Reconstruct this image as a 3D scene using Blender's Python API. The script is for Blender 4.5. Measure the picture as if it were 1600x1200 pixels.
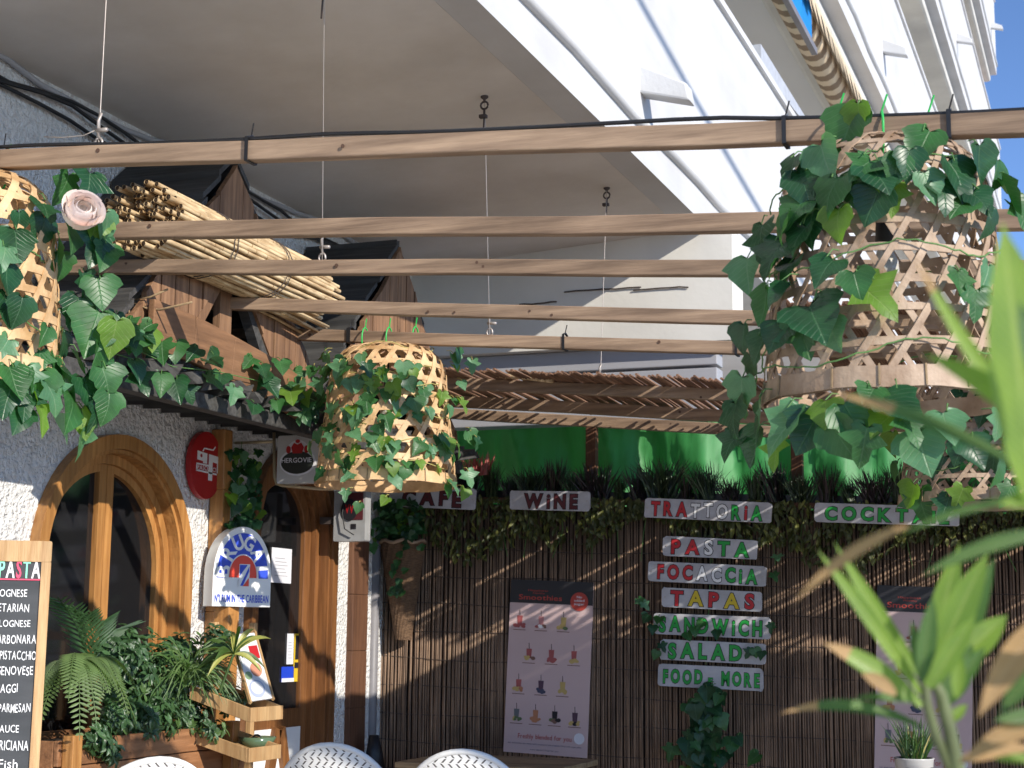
import bpy, bmesh, math, random
from mathutils import Vector, Matrix
from mathutils.geometry import tessellate_polygon

random.seed(7)
R = math.radians
scene = bpy.context.scene
COL = scene.collection
for o in list(bpy.data.objects):
    bpy.data.objects.remove(o)

# ------------------------------------------------------------------ camera
# world: X = outwards from the facade, Y = along the facade, Z = up; camera eye at the origin, ground at -1.42
F = 2500.0
YAW, PITCH, ROLL = R(20.8592), R(8.8650), R(0.6)
fw = Vector((-math.sin(YAW)*math.cos(PITCH), math.cos(YAW)*math.cos(PITCH), math.sin(PITCH)))
r0 = Vector((math.cos(YAW), math.sin(YAW), 0)); u0 = r0.cross(fw)
rt = r0*math.cos(ROLL) + u0*math.sin(ROLL); up = rt.cross(fw)
cd = bpy.data.cameras.new('camera'); cam = bpy.data.objects.new('camera', cd); COL.objects.link(cam)
cam.matrix_world = Matrix(((rt.x, up.x, -fw.x, 0), (rt.y, up.y, -fw.y, 0), (rt.z, up.z, -fw.z, 0), (0, 0, 0, 1)))
cd.sensor_width = 36; cd.lens = 36*F/1600
cd.clip_start = 0.05; cd.clip_end = 2000
cd.dof.use_dof = True; cd.dof.focus_distance = 6.0; cd.dof.aperture_fstop = 8.2
scene.camera = cam

# ------------------------------------------------------------------ light
SUN_EL, SUN_AZ = R(25.0), R(-29)          # azimuth from +X towards +Y
sdir = Vector((math.cos(SUN_EL)*math.cos(SUN_AZ), math.cos(SUN_EL)*math.sin(SUN_AZ), math.sin(SUN_EL)))
w = bpy.data.worlds.new('World'); scene.world = w; w.use_nodes = True
nt = w.node_tree; bg = nt.nodes['Background']
sky = nt.nodes.new('ShaderNodeTexSky'); sky.sky_type = 'NISHITA'; sky.sun_disc = False
sky.sun_elevation = SUN_EL; sky.sun_rotation = math.pi/2 - SUN_AZ
sky.altitude = 3000; sky.air_density = 0.72; sky.dust_density = 0.0; sky.ozone_density = 4.0
nt.links.new(sky.outputs[0], bg.inputs[0]); bg.inputs[1].default_value = 0.14
sl = bpy.data.lights.new('sun', 'SUN'); so = bpy.data.objects.new('sun', sl); COL.objects.link(so)
sl.energy = 3.05; sl.angle = R(0.5); sl.color = (1, 0.93, 0.82)
so.rotation_euler = (-sdir).to_track_quat('-Z', 'Y').to_euler(); so.location = sdir*60
scene.view_settings.view_transform = 'Standard'; scene.view_settings.look = 'None'
scene.view_settings.exposure = 0.88; scene.view_settings.gamma = 1
scene.cycles.max_bounces = 8; scene.cycles.diffuse_bounces = 5
scene.cycles.use_denoising = True

GZ = -1.42
FX = -4.26            # facade plane
PX = -2.27            # parapet plane

# ------------------------------------------------------------------ pixel helpers (photo pixels, 1600 x 1200)
def ray(px, py): return rt*((px-800)/F) + up*((600-py)/F) + fw
def at(px, py, ax, v):
    d = ray(px, py); return d*(v/d[ax])
def at_plane(px, py, p, n):
    d = ray(px, py); return d*(p.dot(n)/d.dot(n))
def at_d(px, py, dist): return ray(px, py)*dist

# ------------------------------------------------------------------ materials
MATS = {}
def mat(name, col, rough=0.7, var=0.0, scale=6.0, stretch=(1, 1, 1), bump=0.0, bscale=None, col2=None, spec=0.5,
        metal=0.0, trans=0.0, coat=0.0, detail=6.0, spread=(0.35, 0.65), blotch=0.0, bls=1.7, blst=(1, 1, 1)):
    if name in MATS: return MATS[name]
    m = bpy.data.materials.new(name); m.use_nodes = True
    n = m.node_tree.nodes; l = m.node_tree.links; b = n['Principled BSDF']
    b.inputs['Roughness'].default_value = rough; b.inputs['Metallic'].default_value = metal
    b.inputs['Specular IOR Level'].default_value = spec
    if coat: b.inputs['Coat Weight'].default_value = coat
    c1 = (*col, 1)
    if col2 is None: col2 = tuple(c*(1-var) for c in col)
    if var or col2 != col:
        tc = n.new('ShaderNodeTexCoord'); mp = n.new('ShaderNodeMapping'); mp.inputs['Scale'].default_value = stretch
        nz = n.new('ShaderNodeTexNoise'); nz.inputs['Scale'].default_value = scale; nz.inputs['Detail'].default_value = detail
        rp = n.new('ShaderNodeValToRGB'); rp.color_ramp.elements[0].color = (*col2, 1); rp.color_ramp.elements[1].color = c1
        rp.color_ramp.elements[0].position = spread[0]; rp.color_ramp.elements[1].position = spread[1]
        l.new(tc.outputs['Object'], mp.inputs[0]); l.new(mp.outputs[0], nz.inputs['Vector'])
        l.new(nz.outputs[0], rp.inputs[0]); l.new(rp.outputs[0], b.inputs['Base Color'])
        csock = rp.outputs[0]
        if blotch:      # slow weathering over the whole piece
            m3 = n.new('ShaderNodeMapping'); m3.inputs['Scale'].default_value = blst; m3.inputs['Location'].default_value = (3.1, 1.7, 5.3)
            n3 = n.new('ShaderNodeTexNoise'); n3.inputs['Scale'].default_value = bls; n3.inputs['Detail'].default_value = 5; n3.inputs['Roughness'].default_value = 0.65
            r3 = n.new('ShaderNodeValToRGB'); v_ = 1-blotch; r3.color_ramp.elements[0].color = (v_, v_*0.98, v_*0.96, 1); r3.color_ramp.elements[0].position = 0.36; r3.color_ramp.elements[1].position = 0.62
            mu = n.new('ShaderNodeMix'); mu.data_type = 'RGBA'; mu.blend_type = 'MULTIPLY'; mu.inputs[0].default_value = 1
            l.new(tc.outputs['Object'], m3.inputs[0]); l.new(m3.outputs[0], n3.inputs['Vector']); l.new(n3.outputs[0], r3.inputs[0])
            l.new(rp.outputs[0], mu.inputs[6]); l.new(r3.outputs[0], mu.inputs[7]); l.new(mu.outputs[2], b.inputs['Base Color'])
    else:
        b.inputs['Base Color'].default_value = c1; csock = None
    if bump:
        tc2 = n.new('ShaderNodeTexCoord'); mp2 = n.new('ShaderNodeMapping'); mp2.inputs['Scale'].default_value = stretch
        n2 = n.new('ShaderNodeTexNoise'); n2.inputs['Scale'].default_value = bscale or scale*3; n2.inputs['Detail'].default_value = 4
        bp = n.new('ShaderNodeBump'); bp.inputs['Strength'].default_value = min(1, bump); bp.inputs['Distance'].default_value = 0.012*max(1, bump)
        l.new(tc2.outputs['Object'], mp2.inputs[0]); l.new(mp2.outputs[0], n2.inputs['Vector'])
        l.new(n2.outputs[0], bp.inputs['Height']); l.new(bp.outputs[0], b.inputs['Normal'])
    if trans:
        t = n.new('ShaderNodeBsdfTranslucent'); mx = n.new('ShaderNodeMixShader'); mx.inputs[0].default_value = trans
        tcol = tuple(min(1, c*k) for c, k in zip(col, (1.9, 2.2, 0.9)))
        t.inputs[0].default_value = (*tcol, 1)
        l.new(b.outputs[0], mx.inputs[1]); l.new(t.outputs[0], mx.inputs[2])
        l.new(mx.outputs[0], n['Material Output'].inputs[0])
    MATS[name] = m; return m

def wood(name, c1, c2, axis=0, rough=0.75, k=1.0, bl=0.35):
    s = [14*k, 14*k, 14*k]; s[axis] = 0.9*k
    return mat(name, c1, rough, col2=c2, scale=3.0, stretch=tuple(s), bump=0.25, bscale=7, detail=8, spread=(0.3, 0.68), blotch=bl, bls=2.6, blst=tuple(0.5 if i == axis else 2.2 for i in range(3)))

M_batten = wood('batten_wood', (0.44, 0.305, 0.20), (0.22, 0.145, 0.095), 0)
M_board = wood('rough_board', (0.36, 0.20, 0.105), (0.16, 0.08, 0.042), 2)
M_board2 = wood('rough_board_pale', (0.30, 0.165, 0.085), (0.14, 0.07, 0.036), 2)
M_brace = wood('timber_brace', (0.30, 0.155, 0.075), (0.19, 0.095, 0.045), 1)
M_dark = wood('tarred_board', (0.085, 0.082, 0.078), (0.035, 0.034, 0.033), 0, 0.8)
M_orange = wood('varnished_pine', (0.58, 0.285, 0.09), (0.36, 0.155, 0.042), 2, 0.4)
M_orange_y = wood('varnished_pine_rail', (0.46, 0.21, 0.07), (0.26, 0.11, 0.03), 1, 0.45)
M_door = wood('shade_browned_varnish', (0.27, 0.115, 0.038), (0.15, 0.06, 0.02), 2, 0.42)  # brown darkened to carry the dappled shade over the door
M_pine = wood('pale_pine', (0.62, 0.40, 0.19), (0.46, 0.26, 0.11), 2, 0.55)
M_planter = wood('planter_wood', (0.40, 0.19, 0.085), (0.23, 0.10, 0.04), 1, 0.6)
M_brownpost = wood('brown_post', (0.17, 0.075, 0.035), (0.09, 0.035, 0.016), 2)
M_table = wood('table_wood', (0.50, 0.37, 0.21), (0.28, 0.18, 0.09), 0)
M_white = mat('white_render', (0.62, 0.625, 0.63), 0.8, blotch=0.10, bls=1.4, blst=(1, 0.5, 2.5), var=0.08, scale=0.8, stretch=(1, 3, 0.6), bump=0.15, bscale=60)
M_soffit = mat('soffit_paint', (0.74, 0.71, 0.67), 0.85, col2=(0.64, 0.61, 0.57), scale=1.6, bump=0.1, bscale=30, blotch=0.10, bls=1.1)
M_soffit_hi = mat('balcony_soffit', (0.70, 0.69, 0.67), 0.85, var=0.05, scale=0.5)
M_cream = mat('cream_render', (0.70, 0.68, 0.62), 0.85, col2=(0.60, 0.58, 0.53), scale=1.6, bump=0.1, bscale=30)
M_greyblue = mat('grey_shutter_box', (0.36, 0.36, 0.38), 0.6, var=0.08, scale=2)
M_stucco = mat('rough_stucco', (0.80, 0.79, 0.77), 0.9, col2=(0.70, 0.69, 0.67), scale=22, bump=3.2, bscale=42)
M_pink = mat('pink_render', (0.72, 0.52, 0.48), 0.85, var=0.06, scale=0.6)
M_ground = mat('street_paving', (0.60, 0.57, 0.53), 0.85, var=0.2, scale=1.5, bump=0.2, bscale=20)
M_terrace = mat('terrace_tiles', (0.36, 0.32, 0.28), 0.7, var=0.2, scale=3)
M_glass = mat('opaque_dark_pane', (0.012, 0.012, 0.013), 0.06, spec=0.6)  # opaque pane; its near black stands for the unlit room behind
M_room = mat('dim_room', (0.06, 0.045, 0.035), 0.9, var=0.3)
M_wire = mat('galvanised_wire', (0.45, 0.40, 0.36), 0.5, metal=0.6)
M_iron = mat('rusty_iron', (0.06, 0.045, 0.04), 0.7)
M_blackp = mat('black_plastic', (0.012, 0.012, 0.014), 0.45)
M_greent = mat('green_plastic_tie', (0.03, 0.45, 0.09), 0.4)
M_rope = mat('jute_rope', (0.36, 0.25, 0.14), 0.9, var=0.3, scale=60)
M_cane = mat('bamboo_cane', (0.74, 0.57, 0.34), 0.5, col2=(0.40, 0.26, 0.13), scale=12, stretch=(4, 0.8, 4), bump=0.1)
M_canei = mat('cane_hollow_dark', (0.05, 0.028, 0.014), 0.9)  # dark discs in the cane ends stand for their shaded hollows
M_node = mat('cane_joint', (0.26, 0.15, 0.06), 0.8)
M_reed = mat('reed_stick', (0.38, 0.245, 0.155), 0.7, col2=(0.12, 0.075, 0.05), scale=14, stretch=(6, 1, 0.22), detail=3, spread=(0.32, 0.7), blotch=0.4, bls=2.2)
M_reedmat = mat('reed_mat', (0.26, 0.14, 0.08), 0.8, col2=(0.12, 0.06, 0.033), scale=12, stretch=(6, 0.3, 1))
M_reedgap = mat('reed_gap_dark', (0.03, 0.018, 0.012), 0.9)
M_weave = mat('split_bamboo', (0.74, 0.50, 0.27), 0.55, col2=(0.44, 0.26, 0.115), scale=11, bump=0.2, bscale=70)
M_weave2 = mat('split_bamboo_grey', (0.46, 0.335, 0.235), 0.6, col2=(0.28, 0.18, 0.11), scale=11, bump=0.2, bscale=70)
M_leafA = mat('leaf_dark', (0.018, 0.082, 0.028), 0.36, var=0.45, scale=18, trans=0.18)
M_leafB = mat('leaf_mid', (0.042, 0.150, 0.040), 0.4, var=0.4, scale=18, trans=0.25)
M_leafC = mat('leaf_pale', (0.10, 0.25, 0.12), 0.42, var=0.3, scale=18, trans=0.25)
M_leafD = mat('leaf_lime', (0.14, 0.27, 0.035), 0.45, var=0.3, scale=18, trans=0.35)
M_stem = mat('vine_stem', (0.10, 0.22, 0.06), 0.6)
M_stemy = mat('vine_stem_yellow', (0.42, 0.36, 0.12), 0.6)
M_olive = mat('olive_leaf', (0.075, 0.088, 0.022), 0.5, var=0.5, scale=30, trans=0.15)
M_bush = mat('bush_leaf', (0.045, 0.105, 0.036), 0.4, var=0.45, scale=25, trans=0.15)
M_bushl = mat('bush_leaf_light', (0.09, 0.17, 0.045), 0.45, var=0.35, scale=25, trans=0.2)
M_fern = mat('fern_leaf', (0.14, 0.22, 0.075), 0.5, var=0.35, scale=20, trans=0.25)
M_blade = mat('dark_blade', (0.016, 0.034, 0.012), 0.4, var=0.5, scale=30, trans=0.1)
M_redblade = mat('red_blade', (0.30, 0.06, 0.05), 0.5, trans=0.1)
M_oleA = mat('oleander_leaf', (0.20, 0.31, 0.045), 0.38, col2=(0.12, 0.21, 0.035), scale=22, trans=0.35)
M_oleB = mat('oleander_leaf_dark', (0.07, 0.15, 0.035), 0.4, var=0.3, scale=22, trans=0.25)
M_oleD = mat('oleander_dry', (0.46, 0.28, 0.13), 0.7, var=0.35, scale=22, trans=0.2)
M_oleS = mat('oleander_stem', (0.14, 0.17, 0.07), 0.6, var=0.3, scale=30)
def veined(m, strength=0.5, k=7.0, slant=0.9, rib=0.022, pale=(0.30, 0.42, 0.16), bump=0.5, side=0.10):
    """paler midrib and side veins, with relief, laid along each leaf's own coordinates"""
    n = m.node_tree.nodes; l = m.node_tree.links; b = n['Principled BSDF']
    tc = n.new('ShaderNodeTexCoord'); sp = n.new('ShaderNodeSeparateXYZ'); l.new(tc.outputs['UV'], sp.inputs[0])
    def f(op, a, bb=None, c=None):
        q = n.new('ShaderNodeMath'); q.operation = op
        for i, v in enumerate((a, bb, c)):
            if v is None: continue
            if isinstance(v, (int, float)): q.inputs[i].default_value = v
            else: l.new(v, q.inputs[i])
        return q.outputs[0]
    ax = f('ABSOLUTE', f('SUBTRACT', sp.outputs[0], 0.5))
    r1 = f('SUBTRACT', 1.0, f('DIVIDE', ax, rib)); r1 = f('MAXIMUM', r1, 0.0)
    w_ = f('ABSOLUTE', f('SUBTRACT', f('FRACT', f('MULTIPLY', f('SUBTRACT', sp.outputs[1], f('MULTIPLY', ax, slant)), k)), 0.5))
    r2_ = f('MULTIPLY', f('MAXIMUM', f('SUBTRACT', 1.0, f('DIVIDE', w_, side)), 0.0), 0.55)
    v = f('MULTIPLY', f('MINIMUM', f('ADD', r1, r2_), 1.0), strength)
    mx = n.new('ShaderNodeMix'); mx.data_type = 'RGBA'; l.new(v, mx.inputs[0])
    src = b.inputs['Base Color'].links[0].from_socket if b.inputs['Base Color'].links else None
    if src: l.new(src, mx.inputs[6])
    else: mx.inputs[6].default_value = b.inputs['Base Color'].default_value
    mx.inputs[7].default_value = (*pale, 1); l.new(mx.outputs[2], b.inputs['Base Color'])
    bp = n.new('ShaderNodeBump'); bp.inputs['Strength'].default_value = bump; bp.inputs['Distance'].default_value = 0.004; bp.invert = True
    l.new(v, bp.inputs['Height']); l.new(bp.outputs[0], b.inputs['Normal'])
for m_, p_ in ((M_leafA, (0.10, 0.20, 0.10)), (M_leafB, (0.14, 0.27, 0.12)), (M_leafC, (0.26, 0.38, 0.22)), (M_leafD, (0.32, 0.42, 0.14))): veined(m_, 0.55, pale=p_)
for m_, p_ in ((M_oleA, (0.45, 0.52, 0.16)), (M_oleB, (0.26, 0.34, 0.12)), (M_oleD, (0.52, 0.36, 0.2))): veined(m_, 0.6, k=26, slant=0.25, rib=0.07, pale=p_, bump=0.3, side=0.2)
M_rose = mat('rose_petal', (0.90, 0.83, 0.79), 0.6, col2=(0.86, 0.69, 0.62), scale=14)
M_tarp = mat('green_tarpaulin', (0.045, 0.27, 0.07), 0.55, col2=(0.035, 0.19, 0.05), scale=3, stretch=(3, 1, 0.6), trans=0.10)
M_signw = mat('painted_board_white', (0.52, 0.52, 0.55), 0.6, var=0.14, scale=16, bump=0.2, bscale=50, blotch=0.2, bls=7)
M_ink = mat('black_paint', (0.012, 0.010, 0.014), 0.6)
M_redp = mat('red_paint', (0.50, 0.018, 0.025), 0.55)
M_greenp = mat('green_paint', (0.012, 0.33, 0.045), 0.55)
M_yelp = mat('yellow_paint', (0.62, 0.46, 0.02), 0.55)
M_maroon = mat('maroon_paint', (0.085, 0.012, 0.016), 0.6)
M_lw = mat('white_paint', (0.80, 0.80, 0.80), 0.5)
M_blue = mat('sign_blue', (0.015, 0.06, 0.55), 0.4)
M_signred = mat('sign_red', (0.78, 0.045, 0.012), 0.4)
M_ovalred = mat('oval_red', (0.42, 0.014, 0.016), 0.35, var=0.12, scale=12)
M_plastic = mat('white_plastic', (0.82, 0.82, 0.80), 0.4)
M_chalk = mat('chalkboard', (0.030, 0.033, 0.036), 0.55, col2=(0.055, 0.058, 0.062), scale=4, stretch=(1, 1, 4))
M_chalkw = mat('chalk_white', (0.85, 0.85, 0.85), 0.9)
M_chalkg = mat('chalk_mint', (0.30, 0.80, 0.55), 0.9)
M_chalkr = mat('chalk_pink', (0.85, 0.10, 0.18), 0.9)
M_poster = mat('poster_pink', (0.58, 0.43, 0.42), 0.6, var=0.05, scale=2)
M_postdark = mat('poster_charcoal', (0.02, 0.02, 0.024), 0.55)
M_postred = mat('poster_red', (0.42, 0.05, 0.035), 0.55)
M_tray_g = mat('green_glass', (0.10, 0.16, 0.09), 0.15)
M_awn = mat('awning_brown', (0.25, 0.17, 0.10), 0.8)
M_awn2 = mat('awning_cream', (0.66, 0.53, 0.36), 0.8)
M_bluet = mat('blue_sheet', (0.02, 0.26, 0.75), 0.5, trans=0.25)
M_pipe = mat('grey_pipe', (0.22, 0.21, 0.22), 0.5, var=0.2)
M_gold = mat('brass_tube', (0.50, 0.40, 0.25), 0.35, metal=0.4)
M_wicker = mat('wicker_brown', (0.22, 0.13, 0.07), 0.8, col2=(0.10, 0.055, 0.03), scale=40, stretch=(1, 1, 5), bump=0.8, bscale=90)
M_paper = mat('paper', (0.70, 0.70, 0.74), 0.7)
M_leg = mat('bamboo_look_frame', (0.55, 0.46, 0.33), 0.5, var=0.3, scale=12)

def woven_mat():
    m = bpy.data.materials.new('white_black_weave'); m.use_nodes = True
    n = m.node_tree.nodes; l = m.node_tree.links; b = n['Principled BSDF']
    tc = n.new('ShaderNodeTexCoord'); sp = n.new('ShaderNodeSeparateXYZ'); l.new(tc.outputs['UV'], sp.inputs[0])
    def math_(op, a, bb=None):
        k = n.new('ShaderNodeMath'); k.operation = op
        for i, v in enumerate((a, bb)):
            if v is None: continue
            if isinstance(v, (int, float)): k.inputs[i].default_value = v
            else: l.new(v, k.inputs[i])
        return k.outputs[0]
    u = math_('MULTIPLY', sp.outputs[0], 1/0.030); v = math_('MULTIPLY', sp.outputs[1], 1/0.016)
    row = math_('FLOOR', v); fr = math_('FRACT', v)
    sg = math_('SUBTRACT', 1.0, math_('MULTIPLY', math_('MODULO', row, 2.0), 2.0))
    us = math_('FRACT', math_('ADD', math_('ADD', u, math_('MULTIPLY', row, 0.37)), math_('MULTIPLY', math_('MULTIPLY', fr, sg), 0.55)))
    d1 = math_('MULTIPLY', math_('LESS_THAN', us, 0.26), math_('LESS_THAN', math_('ABSOLUTE', math_('SUBTRACT', fr, 0.5)), 0.40))
    mix = n.new('ShaderNodeMix'); mix.data_type = 'RGBA'
    l.new(d1, mix.inputs[0]); mix.inputs[6].default_value = (0.78, 0.77, 0.74, 1); mix.inputs[7].default_value = (0.10, 0.09, 0.085, 1)
    l.new(mix.outputs[2], b.inputs['Base Color']); b.inputs['Roughness'].default_value = 0.55
    bp = n.new('ShaderNodeBump'); bp.inputs['Strength'].default_value = 0.8; bp.inputs['Distance'].default_value = 0.004; bp.invert = True
    l.new(d1, bp.inputs['Height']); l.new(bp.outputs[0], b.inputs['Normal'])
    return m
M_woven = woven_mat()
LEAVES = [M_leafA, M_leafB, M_leafC, M_leafD]

# ------------------------------------------------------------------ object helpers
def tag(o, label=None, cat=None, group=None, kind=None):
    if label: o['label'] = label
    if cat: o['category'] = cat
    if group: o['group'] = group
    if kind or (cat and not o.get('kind')): o['kind'] = kind or 'thing'
    return o
def thing(name, label, cat, loc, group=None):
    o = bpy.data.objects.new(name, None); COL.objects.link(o); o.location = loc
    o.empty_display_size = 0.1
    return tag(o, label, cat, group)
def root_of(o):
    return Matrix.Identity(4) if o.parent is not None else Matrix.Translation(o.location)
def children(o): return [c for c in bpy.data.objects if c.parent == o]
def copy_tree(o, parent=None):
    c = o.copy(); COL.objects.link(c)
    if parent is not None: c.parent = parent
    for ch in children(o): copy_tree(ch, c)
    return c

class MB:
    def __init__(s): s.v = []; s.f = []; s.m = []; s.uv = {}
    def add(s, vs, fs, m=0):
        k = len(s.v); s.v += [Vector(p) for p in vs]
        for f in fs: s.f.append([i+k for i in f]); s.m.append(m)
    def box(s, a, b, m=0):
        x0, y0, z0 = a; x1, y1, z1 = b
        s.add([(x0, y0, z0), (x1, y0, z0), (x1, y1, z0), (x0, y1, z0), (x0, y0, z1), (x1, y0, z1), (x1, y1, z1), (x0, y1, z1)],
              [(0, 3, 2, 1), (4, 5, 6, 7), (0, 1, 5, 4), (1, 2, 6, 5), (2, 3, 7, 6), (3, 0, 4, 7)], m)
    def hexa(s, bot, top, m=0):
        s.add(list(bot)+list(top), [(0, 3, 2, 1), (4, 5, 6, 7), (0, 1, 5, 4), (1, 2, 6, 5), (2, 3, 7, 6), (3, 0, 4, 7)], m)
    def bar(s, p, q, wd, ht, upv=(0, 0, 1), m=0, taper=1.0):
        p = Vector(p); q = Vector(q); d = (q-p).normalized(); side = d.cross(Vector(upv))
        if side.length < 1e-5: side = d.cross(Vector((0, 1, 0)))
        side.normalize(); u = side.cross(d).normalized()
        def ring(c, k): return [c+side*(-wd/2*k)+u*(-ht/2*k), c+side*(wd/2*k)+u*(-ht/2*k), c+side*(wd/2*k)+u*(ht/2*k), c+side*(-wd/2*k)+u*(ht/2*k)]
        s.hexa(ring(p, 1), ring(q, taper), m)
    def tube(s, pts, r, n=6, m=0, cap=True):
        pts = [Vector(p) for p in pts]; N = len(pts); rs = r if isinstance(r, (list, tuple)) else [r]*N
        k = len(s.v); ref = Vector((0.31, 0.17, 0.93))
        for i, p in enumerate(pts):
            t = (pts[min(i+1, N-1)]-pts[max(i-1, 0)]).normalized()
            a = t.cross(ref)
            if a.length < 0.05: a = t.cross(Vector((1, 0, 0)))
            a.normalize(); b = t.cross(a)
            for j in range(n):
                an = 2*math.pi*j/n; s.v.append(p+a*math.cos(an)*rs[i]+b*math.sin(an)*rs[i])
        for i in range(N-1):
            for j in range(n):
                s.f.append([k+i*n+j, k+i*n+(j+1) % n, k+(i+1)*n+(j+1) % n, k+(i+1)*n+j]); s.m.append(m)
        if cap:
            s.f.append([k+j for j in range(n)][::-1]); s.m.append(m)
            s.f.append([k+(N-1)*n+j for j in range(n)]); s.m.append(m)
    def lathe(s, prof, c, n=24, m=0):
        k = len(s.v); c = Vector(c)
        for r, z in prof:
            for j in range(n):
                an = 2*math.pi*j/n; s.v.append(c+Vector((r*math.cos(an), r*math.sin(an), z)))
        for i in range(len(prof)-1):
            for j in range(n):
                s.f.append([k+i*n+j, k+i*n+(j+1) % n, k+(i+1)*n+(j+1) % n, k+(i+1)*n+j]); s.m.append(m)
    def build(s, name, mats, parent=None, smooth=False, bevel=0.0):
        me = bpy.data.meshes.new(name); me.from_pydata([tuple(p) for p in s.v], [], s.f)
        if not isinstance(mats, (list, tuple)): mats = [mats]
        for mm in mats: me.materials.append(mm)
        me.polygons.foreach_set('material_index', s.m)
        if smooth: me.polygons.foreach_set('use_smooth', [True]*len(me.polygons))
        me.update()
        if s.uv:
            ul = me.uv_layers.new(name='UVMap'); li = [0]*len(me.loops); me.loops.foreach_get('vertex_index', li)
            fl = []
            for i in li: fl += s.uv.get(i, (0.5, 0.5))
            ul.data.foreach_set('uv', fl)
        o = bpy.data.objects.new(name, me); COL.objects.link(o)
        if parent is not None:
            o.parent = parent; o.matrix_parent_inverse = root_of(parent).inverted()
        if bevel:
            b = o.modifiers.new('bevel', 'BEVEL'); b.width = bevel; b.segments = 2; b.limit_method = 'ANGLE'
        return o

# ---- flat shapes with holes, and lettering, through 2-D curves
def _curve_mesh(cu):
    ob = bpy.data.objects.new('tmp', cu); me = bpy.data.meshes.new_from_object(ob)
    vs = [tuple(v.co) for v in me.vertices]; fs = [tuple(p.vertices) for p in me.polygons]
    bpy.data.objects.remove(ob); bpy.data.curves.remove(cu); bpy.data.meshes.remove(me)
    return vs, fs
def shape2d(polys, depth):
    cl = []
    for p in polys:
        q = []
        for co in p:
            if not q or abs(co[0]-q[-1][0])+abs(co[1]-q[-1][1]) > 2e-5: q.append((co[0], co[1]))
        if abs(q[0][0]-q[-1][0])+abs(q[0][1]-q[-1][1]) < 2e-5: q.pop()
        ar = sum(q[i][0]*q[(i+1) % len(q)][1]-q[(i+1) % len(q)][0]*q[i][1] for i in range(len(q)))
        if (ar < 0) == (not cl): q.reverse()
        cl.append(q)
    tri = tessellate_polygon([[Vector((x, y, 0)) for x, y in q] for q in cl])
    fl = [p for q in cl for p in q]; n = len(fl); h = depth/2
    vs = [(x, y, h) for x, y in fl]+[(x, y, -h) for x, y in fl]; fs = []
    for a, b, c in tri:
        s = (fl[b][0]-fl[a][0])*(fl[c][1]-fl[a][1])-(fl[c][0]-fl[a][0])*(fl[b][1]-fl[a][1])
        if s < 0: a, c = c, a
        fs += [(a, b, c), (c+n, b+n, a+n)]
    k = 0
    for q in cl:
        m_ = len(q)
        for i in range(m_): a, b = k+i, k+(i+1) % m_; fs.append((a, a+n, b+n, b))
        k += m_
    return vs, fs
def ring2d(a, b, depth):
    """band between two outlines with the same number of points"""
    n = len(a); h = depth/2; vs = []; fs = []
    for z in (h, -h): vs += [(x, y, z) for x, y in a]+[(x, y, z) for x, y in b]
    for i in range(n):
        j = (i+1) % n
        fs += [(i, j, n+j, n+i), (2*n+j, 2*n+i, 3*n+i, 3*n+j), (j, i, 2*n+i, 2*n+j), (n+i, n+j, 3*n+j, 3*n+i)]
    return vs, fs
def put_ring(mb, fr, a, b, depth, z=0, m=0):
    vs, fs = ring2d(a, b, depth); mb.add([fr.p(x, y, zz+z) for x, y, zz in vs], fs, m)
class Frame:
    def __init__(s, O, ex, ey):
        s.O = Vector(O); s.x = Vector(ex).normalized(); s.y = Vector(ey).normalized(); s.n = s.x.cross(s.y).normalized()
    def p(s, x, y, z=0): return s.O+s.x*x+s.y*y+s.n*z
def put(mb, fr, polys, depth, z=0, m=0):
    vs, fs = shape2d(polys, depth); mb.add([fr.p(x, y, zz+z) for x, y, zz in vs], fs, m)
_gl = {}
def glyph(ch, off=0.0):
    k = (ch, off)
    if k not in _gl:
        cu = bpy.data.curves.new('tmp', 'FONT'); cu.body = ch; cu.size = 1; cu.offset = off; cu.resolution_u = 3
        vs, fs = _curve_mesh(cu)
        _gl[k] = (vs, fs, min([v[0] for v in vs], default=0), max([v[0] for v in vs], default=0.28))
    return _gl[k]
CAP = 0.72
def text(mb, fr, s, x, y, h, width=None, m=0, off=0.0, z=0.001, mats=None, space=0.10, rot=None, jitter=0.0, offs=0.0, align='L'):
    """letters of cap height h from (x, y); width fits the word; mats gives one slot per letter"""
    adv = []; cx = 0.0
    for ch in s:
        if ch == ' ': adv.append(None); cx += 0.32; continue
        _, _, a, b = glyph(ch, offs); adv.append(cx-a); cx += (b-a)+space+2*0
    tot = cx-space; sy = h/CAP; sx = sy if width is None else width/tot
    x0 = x if align == 'L' else (x-tot*sx/2 if align == 'C' else x-tot*sx)
    rr = random.Random(s)
    for i, ch in enumerate(s):
        if ch == ' ': continue
        vs, fs, a, b = glyph(ch, off); jy = rr.uniform(-jitter, jitter)*h
        mi = mats[i] if mats else m
        mb.add([fr.p(x0+(v[0]+adv[i])*sx, y+v[1]*sy+jy, z) for v in vs], fs, mi)
def rrect(x0, y0, x1, y1, r, n=4):
    pts = []
    for cx, cy, a in ((x1-r, y1-r, 0), (x0+r, y1-r, 90), (x0+r, y0+r, 180), (x1-r, y0+r, 270)):
        for i in range(n+1):
            t = R(a+90*i/n); pts.append((cx+r*math.cos(t), cy+r*math.sin(t)))
    return pts
def circ(cx, cy, rx, ry=None, n=24, a0=0, a1=360):
    ry = ry or rx; full = (a1-a0 == 360)
    return [(cx+rx*math.cos(R(a0+(a1-a0)*i/(n if full else n-1))), cy+ry*math.sin(R(a0+(a1-a0)*i/(n if full else n-1)))) for i in range(n)]
def arch(c, r, spring, bottom, n=28):
    return [(c-r, bottom), (c+r, bottom)]+[(c+r*math.cos(math.pi*i/n), spring+r*math.sin(math.pi*i/n)) for i in range(n+1)]
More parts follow.
